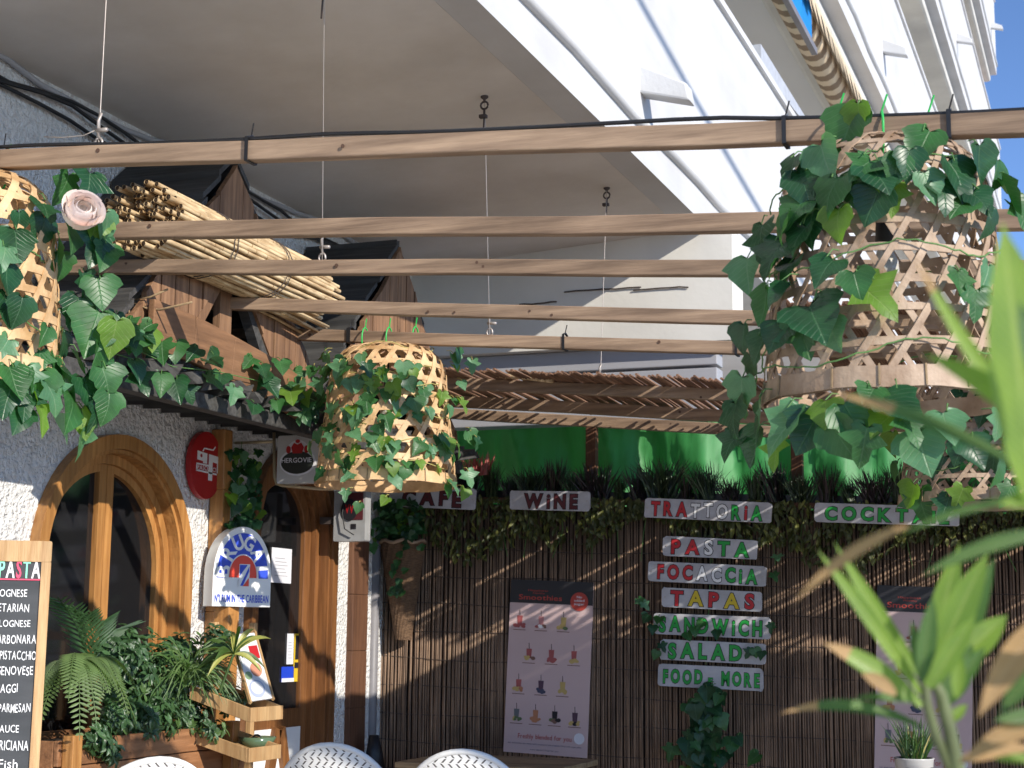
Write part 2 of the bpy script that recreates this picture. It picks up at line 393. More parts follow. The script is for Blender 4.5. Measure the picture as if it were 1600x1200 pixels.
FAC = Frame((FX, 0, 0), (0, 1, 0), (0, 0, 1))      # local x = Y, y = Z, normal = +X

# ---- leaves
IVY = [(0, 0.06), (0.16, -0.10), (0.36, -0.06), (0.50, 0.10), (0.56, 0.30), (0.42, 0.40), (0.40, 0.52), (0.28, 0.66), (0.14, 0.84), (0, 1.0)]
IVY2 = [(0, 0.05), (0.14, -0.12), (0.33, -0.12), (0.40, 0.02), (0.34, 0.12), (0.62, 0.30), (0.40, 0.42), (0.24, 0.50), (0.20, 0.78), (0, 1.02)]
LAN = [(0, 0), (0.10, 0.12), (0.17, 0.32), (0.18, 0.5), (0.13, 0.74), (0.05, 0.92), (0, 1.0)]
def leaf(mb, pos, normal, tip, size, m=0, shape=IVY, fold=0.28, curl=0.25, rnd=random):
    n = Vector(normal).normalized(); t = Vector(tip); t = (t-n*t.dot(n))
    if t.length < 1e-4: t = Vector((0, 0, -1))-n*n.z*-1
    t.normalize(); s = t.cross(n)
    wv = rnd.uniform(0.85, 1.15); cu = curl*rnd.uniform(0.3, 1.4); fo = fold*rnd.uniform(0.4, 1.4); a1 = rnd.uniform(0, 6.28)
    def P(x, y):
        z = abs(x)*fo - cu*(y-0.3)**2 + 0.05*math.sin(a1+7*x+5*y)
        return Vector(pos)+(s*(x*wv)+t*(y-0.35)+n*z)*size
    ys = [p[1] for p in shape]; k = len(shape)
    mid = [P(0, max(0.03, y) if 0 < i < k-1 else y) for i, y in enumerate(ys)]
    R_ = [P(x, y) for x, y in shape]; L_ = [P(-x, y) for x, y in shape]
    vs = mid+R_[1:-1]+L_[1:-1]; fs = []
    r_ = lambda i: k+i-1
    l_ = lambda i: k+(k-2)+i-1
    fs.append((0, r_(1), 1)); fs.append((0, 1, l_(1)))
    for i in range(1, k-2):
        fs.append((i, r_(i), r_(i+1), i+1)); fs.append((i, i+1, l_(i+1), l_(i)))
    fs.append((k-2, r_(k-2), k-1)); fs.append((k-2, k-1, l_(k-2)))
    k0 = len(mb.v); mb.add(vs, fs, m)
    uvp = [(0.5, y) for y in ys]+[(0.5+x, y) for x, y in shape[1:-1]]+[(0.5-x, y) for x, y in shape[1:-1]]
    for i, q in enumerate(uvp): mb.uv[k0+i] = q
def rv(rnd, s=1.0): return Vector((rnd.uniform(-s, s), rnd.uniform(-s, s), rnd.uniform(-s, s)))
def frond_leaf(mb, base, tip, wd, sag=0.0, m=0, m2=None, t2=2.0, seg=10, nrm=None, prof=None, fold=0.25):
    """long lanceolate blade from base to tip"""
    b = Vector(base); t = Vector(tip); d = (t-b); n = Vector(nrm) if nrm is not None else Vector((0.3, -0.8, 0.5))
    sd = d.cross(n).normalized(); n = sd.cross(d).normalized(); k = len(mb.v)
    for i in range(seg+1):
        u = i/seg; c = b+d*u+Vector((0, 0, 1))*(4*sag*u*(1-u))*d.length
        wv = prof(u) if prof else math.sin(math.pi*min(1, 0.06+u*0.97))**0.8
        h = wd/2*max(0.0, wv)
        mb.v += [c-sd*h+n*(fold*h), c.copy(), c+sd*h+n*(fold*h)]
        for j_, x_ in enumerate((0.0, 0.5, 1.0)): mb.uv[k+3*i+j_] = (x_, u)
    for i in range(seg):
        q = k+3*i; mm = m if (i/seg < t2 or m2 is None) else m2
        mb.f += [[q, q+1, q+4, q+3], [q+1, q+2, q+5, q+4]]; mb.m += [mm, mm]

# ================================================================== SETTING
g = MB(); g.add([(-300, -300, GZ), (300, -300, GZ), (300, 300, GZ), (-300, 300, GZ)], [(0, 1, 2, 3)])
tag(g.build('street', M_ground), kind='structure', label='pale paved street')
g = MB(); g.box((FX, 2.0, GZ), (1.2, 9.5, GZ+0.03)); tag(g.build('terrace_floor', M_terrace), kind='structure')

# ---- apartment building: balconies in white bands running away from the camera
bld = thing('apartment_building', 'white apartment block with stacked balcony bands and broad shaded soffits', 'building', (FX, 20, GZ))
YE = 38.0; Y0 = -3.0
LV = [(2.455, 4.0), (5.93, 7.6), (9.55, 11.35), (13.2, 15.0), (16.9, 18.6)]
for i, (zb, zt) in enumerate(LV):
    e = MB()
    e.box((PX-0.16, Y0, zb), (PX, YE, zt)); e.box((PX-0.15, Y0, zt), (PX+0.03, YE, zt+0.05))
    e.build('parapet', M_white, bld)
    # wavy moulding line along the lower part of the parapet
    e = MB(); rr = random.Random(i); pts = []
    for k in range(90):
        y = Y0+(YE-Y0)*k/89; pts.append((PX+0.008, y, zb+0.21+0.012*math.sin(k*1.3)+rr.uniform(-0.008, 0.008)))
    e.tube(pts, 0.03, 8); e.build('moulding', M_white, bld, smooth=True)
    s = MB(); zw = 2.335 if i == 0 else zb-0.002
    s.hexa([(FX-0.1, Y0, zw), (PX-0.161, Y0, zb), (PX-0.161, YE, zb), (FX-0.1, YE, zw)], [(FX-0.1, Y0, zb+0.16), (PX-0.161, Y0, zb+0.16), (PX-0.161, YE, zb+0.16), (FX-0.1, YE, zb+0.16)])
    s.build('soffit', M_soffit if i == 0 else M_soffit_hi, bld)
    if i: # down-stand edge beam under the balcony edge
        b = MB(); pts = [(PX-0.42, Y0, zb-0.06), (PX-0.42, YE, zb-0.06)]
        b.box((PX-0.62, Y0, zb-0.16), (PX-0.14, YE, zb-0.004)); b.build('edge_beam', M_cream, bld, bevel=0.05)
    for y in (7.87, 17.65, 27.3, 36.5):
        z = zb+(0.40 if i == 0 else 0.62)
        sp = MB(); L = 0.27
        sp.hexa([(PX-0.02, y-0.06, z-0.02), (PX+L, y-0.06, z-0.10), (PX+L, y+0.06, z-0.10), (PX-0.02, y+0.06, z-0.02)],
                [(PX-0.02, y-0.06, z+0.14), (PX+L*0.93, y-0.06, z+0.0), (PX+L*0.93, y+0.06, z+0.0), (PX-0.02, y+0.06, z+0.14)])
        sp.build('drain_spout', M_white, bld, bevel=0.012)
for i in range(1, 5):
    u = MB(); u.box((FX-0.3, Y0, LV[i-1][0]+0.16), (FX, YE, LV[i][0]-0.004)); u.build('upper_wall', M_cream, bld)
for z0, z1, y in ((6.1, 9.54, 24.0), (9.75, 13.19, 31.0), (6.1, 9.54, 34.0)):
    pw = MB(); pw.box((FX, y, z0), (PX-0.5, y+0.12, z1)); pw.build('balcony_divider', M_cream, bld)
dp = MB(); dp.tube([(PX-0.45, 22.0, 7.5), (PX-0.45, 22.0, 8.5), (PX-0.55, 22.0, 9.5)], 0.06, 8); dp.build('drainpipe', M_pipe, bld, smooth=True)
# rounded pale panel standing on the first balcony
rp = MB(); ca_, cb_ = at(1200, 127, 0, PX-0.2), at(1284, 192, 0, PX-0.2); fr = Frame((PX-0.2, ca_.y-0.5, cb_.z-0.3), (0, 1, 0), (0, 0, 1)); pw_, ph_ = cb_.y-ca_.y, ca_.z-cb_.z
prof = [(0, 0), (pw_+0.5, 0)]+[(0.5+pw_*math.cos(R(90*k/14)), 0.3+ph_*math.sin(R(90*k/14))) for k in range(15)]+[(0, 0.3+ph_)]
put(rp, fr, [prof], 0.10); rp.build('rounded_balcony_panel', mat('pale_blue_panel', (0.46, 0.48, 0.52), 0.6, var=0.15, scale=14), bld)
pk = MB(); pk.box((FX-4, 38.4, GZ), (-2.95, 41.5, 13.6)); pk.box((-2.951, 38.9, 11.4), (-2.62, 41.0, 13.0)); pk.box((-2.951, 39.2, 8.2), (-2.62, 41.0, 9.6))
pkt = thing('pink_building', 'pale pink building beyond the far end of the white balconies', 'building', (-5, 45, GZ))
pk.build('wall', M_pink, pkt)

# ground-floor stucco facade with its window and door openings
WC, WR, WS, WB = 6.14, 0.60, 0.275, -0.62      # window centre, radius, spring, sill
DC, DR, DS = 7.80, 0.48, 0.53
fac = thing('stucco_facade', 'rough white stucco restaurant wall holding the arched window and door', 'wall', (FX, 7, GZ))
f = MB(); put(f, FAC, [[(-2, GZ), (14, GZ), (14, 2.40), (-2, 2.40)], arch(WC, WR-0.03, WS, WB), arch(DC, DR-0.03, DS, GZ+0.02)], 0.02, z=-0.01)
f.build('stucco', M_stucco, fac)
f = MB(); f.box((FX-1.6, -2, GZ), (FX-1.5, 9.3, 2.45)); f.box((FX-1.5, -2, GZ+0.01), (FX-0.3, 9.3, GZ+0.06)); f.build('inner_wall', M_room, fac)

def arch_ring(mb, c, spring, bottom, ro, ri, x0, x1, m=0):
    put_ring(mb, FAC, arch(c, ro, spring, bottom), arch(c, ri, spring, bottom+0.002), x1-x0, z=(x0+x1)/2, m=m)

def arched_opening(name, label, cat, c, r, spring, bottom, mull, wd=M_orange):
    t = bpy.data.objects.new(name, None); COL.objects.link(t); t.parent = fac; t.matrix_parent_inverse = root_of(fac).inverted(); t['label'] = label; t.empty_display_size = 0.1
    m = MB(); arch_ring(m, c, spring, bottom, r, r-0.065, -0.02, 0.05); m.build('casing', wd, t, bevel=0.008)
    m = MB(); arch_ring(m, c, spring, bottom, r-0.067, r-0.085, -0.10, 0.03); m.build('reveal', wd, t)
    m = MB(); arch_ring(m, c, spring, bottom, r-0.086, r-0.13, -0.12, -0.03); m.build('frame', wd, t, bevel=0.006)
    ri = r-0.132
    if mull:
        for s, hinge in ((-1, 0), (1, 0)):
            lf = MB(); a = [(c, bottom), (c+s*ri, bottom)]+[(c+s*ri*math.cos(math.pi/2*k/16), spring+ri*math.sin(math.pi/2*k/16)) for k in range(17)]
            b = [(c+s*0.055, bottom+0.09), (c+s*(ri-0.035), bottom+0.09)]+[(c+s*max(0.055, (ri-0.035)*math.cos(math.pi/2*k/16)), spring+(ri-0.035)*math.sin(math.pi/2*k/16)) for k in range(17)]
            a = [(x+s*0.002, y) for x, y in a]
            put_ring(lf, FAC, a if s > 0 else a[::-1], b if s > 0 else b[::-1], 0.05, z=-0.075); lf.build('sash', wd, t, bevel=0.005)
            gl = MB(); vs_ = b if s > 0 else b[::-1]; put(gl, FAC, [vs_], 0.006, z=-0.08); gl.build('glass', M_glass, t)
    return t
win = arched_opening('arched_window', 'arched double window in varnished pine frame above the planter', 'window', WC, WR, WS, WB, True)
m = MB(); m.box((FX-0.05, WC-WR-0.05, WB-0.07), (FX+0.10, WC+WR+0.05, WB)); m.build('sill', M_orange_y, win, bevel=0.006)
door = arched_opening('arched_door', 'arched timber restaurant door with dark glass and notices stuck inside', 'door', DC, DR, DS, GZ+0.031, False, M_door)
ri = DR-0.132
m = MB(); a = arch(DC, ri, DS, GZ+0.04); b = arch(DC, ri-0.075, DS, -0.42)
put_ring(m, FAC, a, b, 0.05, z=-0.085); m.build('door_leaf', M_door, door, bevel=0.005)
m = MB(); put(m, FAC, [arch(DC, ri-0.075, DS, -0.42)], 0.006, z=-0.09); m.build('glass', M_glass, door)
m = MB(); put(m, FAC, [[(DC-0.27, -1.25), (DC+0.27, -1.25), (DC+0.27, -0.52), (DC-0.27, -0.52)]], 0.012, z=-0.058); m.build('panel', M_plastic, door)
m = MB()
for s in (-1, 1): m.bar(FAC.p(DC+s*0.24, -1.25, -0.04), FAC.p(DC+s*0.02, -0.52, -0.04), 0.07, 0.03, (1, 0, 0))
m.build('cross_timber', M_door, door)
m = MB(); m.tube([FAC.p(DC-0.31, -0.25, -0.06), FAC.p(DC-0.31, -0.25, -0.0), FAC.p(DC-0.22, -0.25, -0.0)], 0.01, 8); m.build('handle', M_gold, door, smooth=True)
# notices in the door glass
def notice(name, px0, py0, px1, py1, draw, label, cat='notice'):
    a = at(px0, py0, 0, FX-0.082); b = at(px1, py0, 0, FX-0.082); c = at(px0, py1, 0, FX-0.082)
    mb = MB(); fr = Frame((FX-0.082, a.y, c.z), (0, 1, 0), (0, 0, 1)); W = b.y-a.y; H = a.z-c.z
    ms = draw(mb, fr, W, H); return tag(mb.build(name, ms), label, cat)
def d_white(mb, fr, W, H):
    put(mb, fr, [[(0, 0), (W, 0), (W, H), (0, H)]], 0.003)
    for k in range(6): put(mb, fr, [[(W*0.15, H*(0.2+0.1*k)), (W*(0.8-0.07*(k % 3)), H*(0.2+0.1*k)), (W*(0.8-0.07*(k % 3)), H*(0.215+0.1*k)), (W*0.15, H*(0.215+0.1*k))]], 0.001, z=0.003, m=1)
    return [M_paper, mat('grey_print', (0.35, 0.35, 0.38))]
def d_yellow(mb, fr, W, H):
    put(mb, fr, [[(0, 0), (W, 0), (W, H), (0, H)]], 0.003)
    put(mb, fr, [[(W*0.08, H*0.46), (W*0.92, H*0.46), (W*0.92, H*0.96), (W*0.08, H*0.96)]], 0.001, z=0.003, m=1)
    put(mb, fr, [[(W*0.05, H*0.28), (W*0.95, H*0.28), (W*0.95, H*0.40), (W*0.05, H*0.40)]], 0.001, z=0.003, m=1)
    put(mb, fr, [circ(W*0.55, H*0.6, W*0.2), circ(W*0.55, H*0.6, W*0.15)], 0.001, z=0.005, m=2)
    return [mat('notice_yellow', (0.62, 0.42, 0.02)), M_ink, M_paper]
def d_blue(mb, fr, W, H):
    put(mb, fr, [[(0, 0), (W, 0), (W, H), (0, H)]], 0.003)
    put(mb, fr, [[(0, 0), (W, 0), (W, H*0.25), (0, H*0.25)]], 0.001, z=0.003, m=1)
    return [M_blue, M_paper]
notice('notice', 425, 855, 456, 910, d_white, 'white paper notice stuck high on the door glass')
notice('sticker', 460, 990, 482, 1065, d_yellow, 'yellow and black sticker panel low on the door glass')
notice('sticker', 440, 1042, 459, 1066, d_blue, 'small blue sticker at the bottom of the door glass', 'sticker')
notice('notice', 449, 990, 459, 1038, d_white, 'narrow white notice beside the yellow sticker')

# timber posts of the facade
def post(name, px0, px1, py, x, z0, z1, m, label, cat='post', depth=0.08):
    a = at(px0, py, 0, x); b = at(px1, py, 0, x); mb = MB(); rr = random.Random(px0)
    prev = None
    for k in range(8):
        za = z0+(z1-z0)*k/8; zb = z0+(z1-z0)*(k+1)/8
        j = lambda: rr.uniform(-0.006, 0.006)
        cur = prev or [(x-depth, a.y+j(), za), (x+j(), a.y+j(), za), (x+j(), b.y+j(), za), (x-depth, b.y+j(), za)]
        top = [(x-depth, a.y+j(), zb), (x+j(), a.y+j(), zb), (x+j(), b.y+j(), zb), (x-depth, b.y+j(), zb)]
        mb.hexa(cur, top); prev = top
    return tag(mb.build(name, m, bevel=0.006), label, cat)
post('timber_post', 349, 362, 760, FX+0.085, GZ, 1.0, M_orange, 'slim varnished timber post between window and door')
post('timber_post', 552, 577, 900, FX+0.035, GZ, 1.2, M_brownpost, 'rough brown timber post at the corner beside the door')
m = MB(); a = at(584, 950, 1, 8.86); m.tube([(a.x, 8.86, GZ), (a.x, 8.86, 0.55)], 0.034, 10)
tag(m.build('drain_pipe', M_pipe, smooth=True), 'grey vertical pipe at the left end of the reed screen', 'pipe')

# cables clipped along the top of the wall
for k, (dz, dx) in enumerate(((2.262, 0.03), (2.235, 0.04), (2.20, 0.03), (2.31, 0.02))):
    m = MB(); rr = random.Random(k); pts = []
    for i in range(40):
        y = 1.0+i*0.21; pts.append((FX+dx, y, dz+0.025*math.sin(i*0.9+k)+rr.uniform(-0.012, 0.012)))
    m.tube(pts, 0.009 if k < 3 else 0.014, 6)
    tag(m.build('wall_cable', M_blackp if k != 3 else M_greyblue, smooth=True), 'dark cables looping along the wall just under the soffit', 'cable', 'cables under the soffit')

# transverse down-stand wall behind the pergola
t = thing('cross_wall', 'cream cross wall hanging under the soffit behind the battens', 'wall', (-3, 9.3, 1.7))
m = MB(); m.box((FX, 9.31, 1.76), (PX+0.14, 9.6, 2.44)); m.build('wall', M_cream, t)
m = MB()
for z0, z1 in ((1.63, 1.758), (1.30, 1.612)): m.box((FX, 9.40, z0), (PX+0.02, 9.55, z1))
m.build('shutter_box', M_greyblue, t, bevel=0.006)
m = MB(); rr = random.Random(5)
for x, z, L in ((-2.75, 2.10, 0.35), (-3.2, 2.12, 0.5), (-3.5, 2.06, 0.25)):
    m.tube([(x+L*i/6, 9.30, z+rr.uniform(-0.004, 0.004)) for i in range(7)], 0.005, 5)
m.build('old_wire', M_iron, t)

# ================================================================== CHALET GABLES AND CANOPY
GX = -3.66
def gable(yc, za, zb, hw, label):
    t = thing('timber_gable', label, 'gable', (GX, yc, zb), 'timber gables over the openings')
    rr = random.Random(int(yc*10)); sl = (za-zb)/hw
    m = MB(); pw = 0.105; n = int(2*hw/pw)
    zi = za-0.42; ihw = hw*0.56; si = (zi-zb)/ihw
    for i in range(n+1):
        y0 = yc-hw+i*pw; y1 = min(yc+hw, y0+pw-0.007)
        if y1-y0 < 0.02: continue
        top = lambda y: za-sl*abs(y-yc)+0.02
        low = lambda y: max(zb-0.05, zi-si*abs(y-yc)) if abs(y-yc) < ihw else zb-rr.uniform(0, 0.06)
        dx = rr.uniform(-0.006, 0.006); ja = rr.uniform(-0.025, 0.025); jb = rr.uniform(-0.03, 0.03)
        ys = [y0, y1]
        if y0 < yc < y1: ys = [y0, yc, y1]
        for a, b in zip(ys[:-1], ys[1:]):
            ta, tb, la, lb = top(a)+ja, top(b)+jb, low(a), low(b)
            if ta-la < 0.03 and tb-lb < 0.03: continue
            x0, x1 = GX-0.025+dx, GX+dx
            m.hexa([(x0, a, la), (x1, a, la), (x1, b, lb), (x0, b, lb)], [(x0, a, max(ta, la+0.01)), (x1, a, max(ta, la+0.01)), (x1, b, max(tb, lb+0.01)), (x0, b, max(tb, lb+0.01))])
    m.build('plank_cladding', M_board, t)
    # inner bracing
    m = MB(); m.bar((GX-0.03, yc+0.02, zi+0.04), (GX-0.03, yc-ihw*0.62, zb+0.15), 0.05, 0.05, (1, 0, 0))
    m.build('brace', M_board2, t)
    m = MB(); m.bar((GX-0.035, yc+0.02, zi+0.02), (GX-0.035, yc+ihw*0.72, zb+0.12), 0.075, 0.05, (1, 0, 0)); m.build('dark_brace', M_dark, t)
    m = MB(); m.box((GX-0.07, yc-0.05, zb), (GX-0.036, yc+0.05, zi-0.02)); m.build('king_post', M_board2, t)
    # roof slopes: dark boards running out from the wall
    for s in (-1, 1):
        m = MB(); nb = 7
        for i in range(nb):
            u0 = i/nb-0.02; u1 = (i+1)/nb
            ya, yb = yc+s*hw*u0, yc+s*hw*u1; z0, z1 = za-sl*hw*u0, za-sl*hw*u1
            lift = 0.035; e = rr.uniform(0.0, 0.03); off = 0.02+0.012
            m.hexa([(FX+0.012, ya, z0+off), (GX-0.035+e, ya, z0+off), (GX-0.035+e, yb, z1+off+lift), (FX+0.012, yb, z1+off+lift)],
                   [(FX+0.012, ya, z0+off+0.03), (GX-0.035+e, ya, z0+off+0.03), (GX-0.035+e, yb, z1+off+lift+0.03), (FX+0.012, yb, z1+off+lift+0.03)])
        m.build('roof_slope', M_dark, t)
    return t
gable(6.10, 2.07, 1.10, 0.88, 'nearer rough plank gable over the arched window')
gable(7.86, 2.07, 1.10, 0.86, 'farther rough plank gable over the door')
# curved timber brace in front
m = MB(); pts = [at(235, 505, 0, GX+0.05), at(300, 530, 0, GX+0.05), at(360, 560, 0, GX+0.05), at(420, 592, 0, GX+0.05), at(470, 625, 0, GX+0.05)]
for a, b in zip(pts[:-1], pts[1:]): m.bar(a, b, 0.03, 0.20, (0, 0, 1))
tag(m.build('curved_brace', M_brace, bevel=0.004), 'curved flat timber fascia below the nearer gable', 'fascia')
can = thing('board_canopy', 'dark ragged board canopy under the gables', 'canopy', (GX, 7, 1.05))
m = MB(); rr = random.Random(3); y = 3.5  # boards run on past the nearer gable, added to shade the wall there
while y < 8.72:
    wv = rr.uniform(0.11, 0.17)
    m.hexa([(FX+0.012, y, 1.02), (GX+0.08+rr.uniform(-.05, .06), y+rr.uniform(-.01, .01), 1.0), (GX+0.08+rr.uniform(-.05, .06), y+wv, 1.03), (FX+0.012, y+wv, 1.05)],
           [(FX+0.012, y, 1.06), (GX+0.08, y, 1.05), (GX+0.08, y+wv, 1.085), (FX+0.012, y+wv, 1.09)])
    y += wv+0.004
m.build('board', M_dark, can)
m = MB(); m.box((GX-0.03, 3.5, 0.93), (GX+0.04, 8.7, 1.0))
m.build('bearer', M_dark, can, bevel=0.006)

# ================================================================== PERGOLA BATTENS
BY = {}
def batten(i, Y, pL, pR, h, label, dep=0.045):
    """pL, pR: photo pixels on the batten's mid line"""
    a = at(*pL, 1, Y); b = at(*pR, 1, Y); d = (b-a)
    xl, xr = -4.18, 3.5
    A = a+d*((xl-a.x)/d.x); B = a+d*((xr-a.x)/d.x); BY[i] = (A, B, h)
    m = MB(); rr = random.Random(i); N = 12; prev = None
    o = thing('pergola_batten', label, 'batten', A, 'pergola battens')
    for k in range(N):
        def ring(q):
            c = A+(B-A)*q; s = random.Random(i*100+round(q*N)); c = c+Vector((0, s.uniform(-.004, .004), s.uniform(-.004, .004)))
            return [c+Vector((0, -dep/2, -h/2)), c+Vector((0, dep/2, -h/2)), c+Vector((0, dep/2, h/2)), c+Vector((0, -dep/2, h/2))]
        r0_, r1_ = ring(k/N), ring((k+1)/N); q = len(m.v); m.v += r0_+r1_
        for j in range(4): m.f.append([q+j, q+4+j, q+4+(j+1) % 4, q+(j+1) % 4]); m.m.append(0)
        if k == 0: m.f.append([q, q+1, q+2, q+3]); m.m.append(0)
        if k == N-1: m.f.append([q+7, q+6, q+5, q+4]); m.m.append(0)
    bmm = bmesh.new(); me = m.build('timber', M_batten, o)
    bmm.from_mesh(me.data); bmesh.ops.remove_doubles(bmm, verts=bmm.verts, dist=1e-5)
    bmesh.ops.recalc_face_normals(bmm, faces=bmm.faces); bmm.to_mesh(me.data); bmm.free()
    b_ = me.modifiers.new('bevel', 'BEVEL'); b_.width = 0.004; b_.segments = 2; b_.limit_method = 'ANGLE'
    # knots and nail heads
    kn = MB()
    for k in range(7):
        q = rr.uniform(0.05, 0.95); c = A+(B-A)*q+Vector((0, -dep/2-0.0045, rr.uniform(-h*.3, h*.3)))
        kn.tube([c, c+Vector((0, 0.003, 0))], rr.uniform(0.004, 0.008), 9)
    kn.build('knots', mat('wood_knot', (0.10, 0.055, 0.035), 0.8), o)
    return o
def on_batten(i, px, dz=0):
    A, B, h = BY[i]; d = ray(px, 0); dd = ray(px, 600)
    # point of the batten seen in photo column px
    best = None
    lo, hi = 0.0, 1.0
    def col(q):
        p = A+(B-A)*q; return 800+F*p.dot(rt)/p.dot(fw)
    for _ in range(50):
        md = (lo+hi)/2
        if col(md) < px: lo = md
        else: hi = md
    return A+(B-A)*lo+Vector((0, 0, dz))
batten(1, 3.98, (70, 248), (1550, 197), 0.060, 'nearest weathered batten, carrying a black cable along its top')
batten(2, 4.78, (200, 361), (1180, 349), 0.060, 'second batten from the front, above the bundle of canes')
batten(3, 5.36, (200, 418), (1150, 420), 0.056, 'third batten from the front, crossing the middle of the cane bundle')
batten(4, 6.16, (200, 470), (1150, 497), 0.056, 'fourth batten from the front, at the far end of the cane bundle')
batten(5, 6.73, (320, 519), (1140, 544), 0.056, 'fifth batten, with the middle ivy basket hanging from it')
batten(6, 7.97, (720, 600), (1140, 618), 0.062, 'batten under the front edge of the loose reed mat')
batten(7, 8.55, (720, 628), (1140, 650), 0.066, 'batten in the middle of the loose reed mat')
batten(8, 9.15, (800, 652), (1120, 670), 0.066, 'rear batten of the pergola in front of the green tarpaulin')
for i, px in enumerate((925, 1245)):
    a = on_batten(8, px); m = MB(); m.box((a.x-0.032, 9.12, GZ), (a.x+0.032, 9.18, a.z-0.036))
    tag(m.build('pergola_post', M_brownpost, bevel=0.004), ['brown pergola post rising from the planting left of the trattoria sign', 'brown pergola post behind the right hand baskets'][i], 'post')
# cable along the first batten
m = MB(); A, B, h = BY[1]; rr = random.Random(2); pts = []
for k in range(60):
    q = k/59; p = A+(B-A)*q; wob = 0.006*max(0, math.sin(q*21))+0.006*max(0, math.sin(q*47+1))+rr.uniform(-0.002, 0.002)
    pts.append(p+Vector((0, -0.016, h/2+0.003+wob)))
m.tube(pts, 0.006, 7)
tag(m.build('power_cable', M_blackp, smooth=True), 'black power cable lying along the top of the nearest batten', 'cable')
def tie(i, px, w=0.012):
    c = on_batten(i, px); h = BY[i][2]/2+0.004; d = 0.028; m = MB()
    pts = [c+Vector((0, -d, -h)), c+Vector((0, d, -h)), c+Vector((0, d, h+0.004)), c+Vector((0, 0, h+0.014)), c+Vector((0, -d, h+0.004)), c+Vector((0, -d, -h))]
    for a, b in zip(pts[:-1], pts[1:]): m.bar(a, b, w, 0.0025, (0.0, b.z-a.z == 0, 0.1) if False else ((0, 0, 1) if abs(b.z-a.z) < abs(b.y-a.y) else (0, 1, 0)))
    m.bar(pts[3], pts[3]+Vector((0.012, -0.01, 0.035)), 0.004, 0.002)
    return m.build('cable_tie', M_blackp)
for i, px, lb in ((1, 392, 'black tie at the left on the nearest batten'), (1, 1228, 'black tie left of the big ivy basket on the nearest batten'), (1, 1484, 'black tie right of the big ivy basket on the nearest batten'),
                  (1, 5, 'black tie by the left hand basket on the nearest batten'), (5, 548, 'broad black tie left of the middle basket'), (5, 883, 'black tie midway along the fifth batten'), (5, 1152, 'black tie near the right end of the fifth batten')):
    tag(tie(i, px, 0.02 if px == 548 else 0.011), lb, 'cable tie')

# suspension wires with their clamps
def hanger(top, bot, label, eye=True):
    t = thing('suspension_wire', label, 'wire', bot, 'suspension wires')
    m = MB(); m.tube([top, bot], 0.0017, 6); m.build('wire', M_wire, t)
    if eye:
        m = MB(); e = top
        m.tube([e+Vector((0, 0, 0.0)), e+Vector((0, 0, -0.03))], 0.006, 8)
        m.lathe([(0.018, 0), (0.018, -0.008), (0.006, -0.018)], e, 12)
        m.tube([e+Vector((0.018*math.sin(a*.5236), 0, -0.045+0.018*math.cos(a*.5236))) for a in range(13)], 0.005, 6)
        m.tube([e+Vector((0, 0, -0.062)), e+Vector((0, 0, -0.10))], 0.006, 6); m.box(e+Vector((-0.022, -0.012, -0.105)), e+Vector((0.012, 0.012, -0.09)))
        m.tube([e+Vector((0, 0, -0.10)), e+Vector((-0.006, 0, -0.22))], 0.004, 6)
        m.build('eye_bolt', M_iron, t, smooth=True)
    m = MB(); b = bot
    m.tube([b+Vector((0.014*math.sin(a*.5236), 0, 0.012+0.018*math.cos(a*.5236))) for a in range(13)], 0.0045, 6)
    m.tube([b+Vector((0, 0, 0.03)), b+Vector((-0.004, 0, 0.085)), b+Vector((0.004, 0, 0.11))], 0.006, 6)
    m.tube([b+Vector((-0.01, 0, 0.055)), b+Vector((0.035, -0.01, 0.05))], 0.007, 6)
    m.build('clamp', M_wire, t, smooth=True)
    return t
zc = lambda x: 2.456+(2.335-2.455)*(x-(PX-0.161))/(FX-0.1-PX+0.161)
def wire_to(i, px, toppx, label, eye=True):
    b = on_batten(i, px, BY[i][2]/2); 
    if toppx is None: top = Vector((b.x, b.y, zc(b.x)))
    else: top = at(*toppx, 2, 2.44); top = at(*toppx, 2, zc(top.x))
    hanger(top, b, label, eye)
wire_to(1, 153, None, 'thin steel wire at the far left holding the nearest batten')
t = MB(); b = on_batten(1, 153, 0.09); t.tube([b, b+Vector((-0.05, -0.01, -0.02)), b+Vector((-0.12, -0.02, -0.022)), b+Vector((-0.19, -0.02, -0.012))], 0.0018, 5)
tag(t.build('wire_tail', M_wire, smooth=True), 'loose curled tail of wire by the far left clamp', 'wire')
wire_to(3, 503, (507, -60), 'steel wire clamped to the third batten right of the cane bundle')
wire_to(5, 765, (757, 150), 'wire hung from the soffit eye bolt nearest the middle of the view')
wire_to(6, 938, (948, 293), 'wire hung from the farther soffit eye bolt near the white band')

# ================================================================== ROLLED CANE BLIND
a = at(222, 366, 0, -3.45); b = at(494, 470, 0, -3.45)
def btop(i, x):
    A, B, h = BY[i]; return (A+(B-A)*((x-A.x)/(B.x-A.x))).z+h/2
rx_ = at(218, 366, 1, 5.26).x
ax0 = Vector((rx_, 5.26, btop(3, rx_)+0.150)); ax1 = Vector((rx_, 6.72, btop(5, rx_)+0.142)); ax1.z += max(0, btop(4, rx_)+0.150-(ax0.z+(ax1.z-ax0.z)*0.62)); ax0.z += 0.5*max(0, btop(4, rx_)+0.150-(ax0.z+(ax1.z-ax0.z)*0.62)); AX = (ax1-ax0).normalized(); L = (ax1-ax0).length
roll = thing('rolled_cane_blind', 'rolled bundle of bamboo canes resting on the battens', 'cane bundle', ax0)
m = MB(); mn = MB(); mi = MB(); rr = random.Random(11)
U = Vector((1, 0, 0)); V = AX.cross(U).normalized()
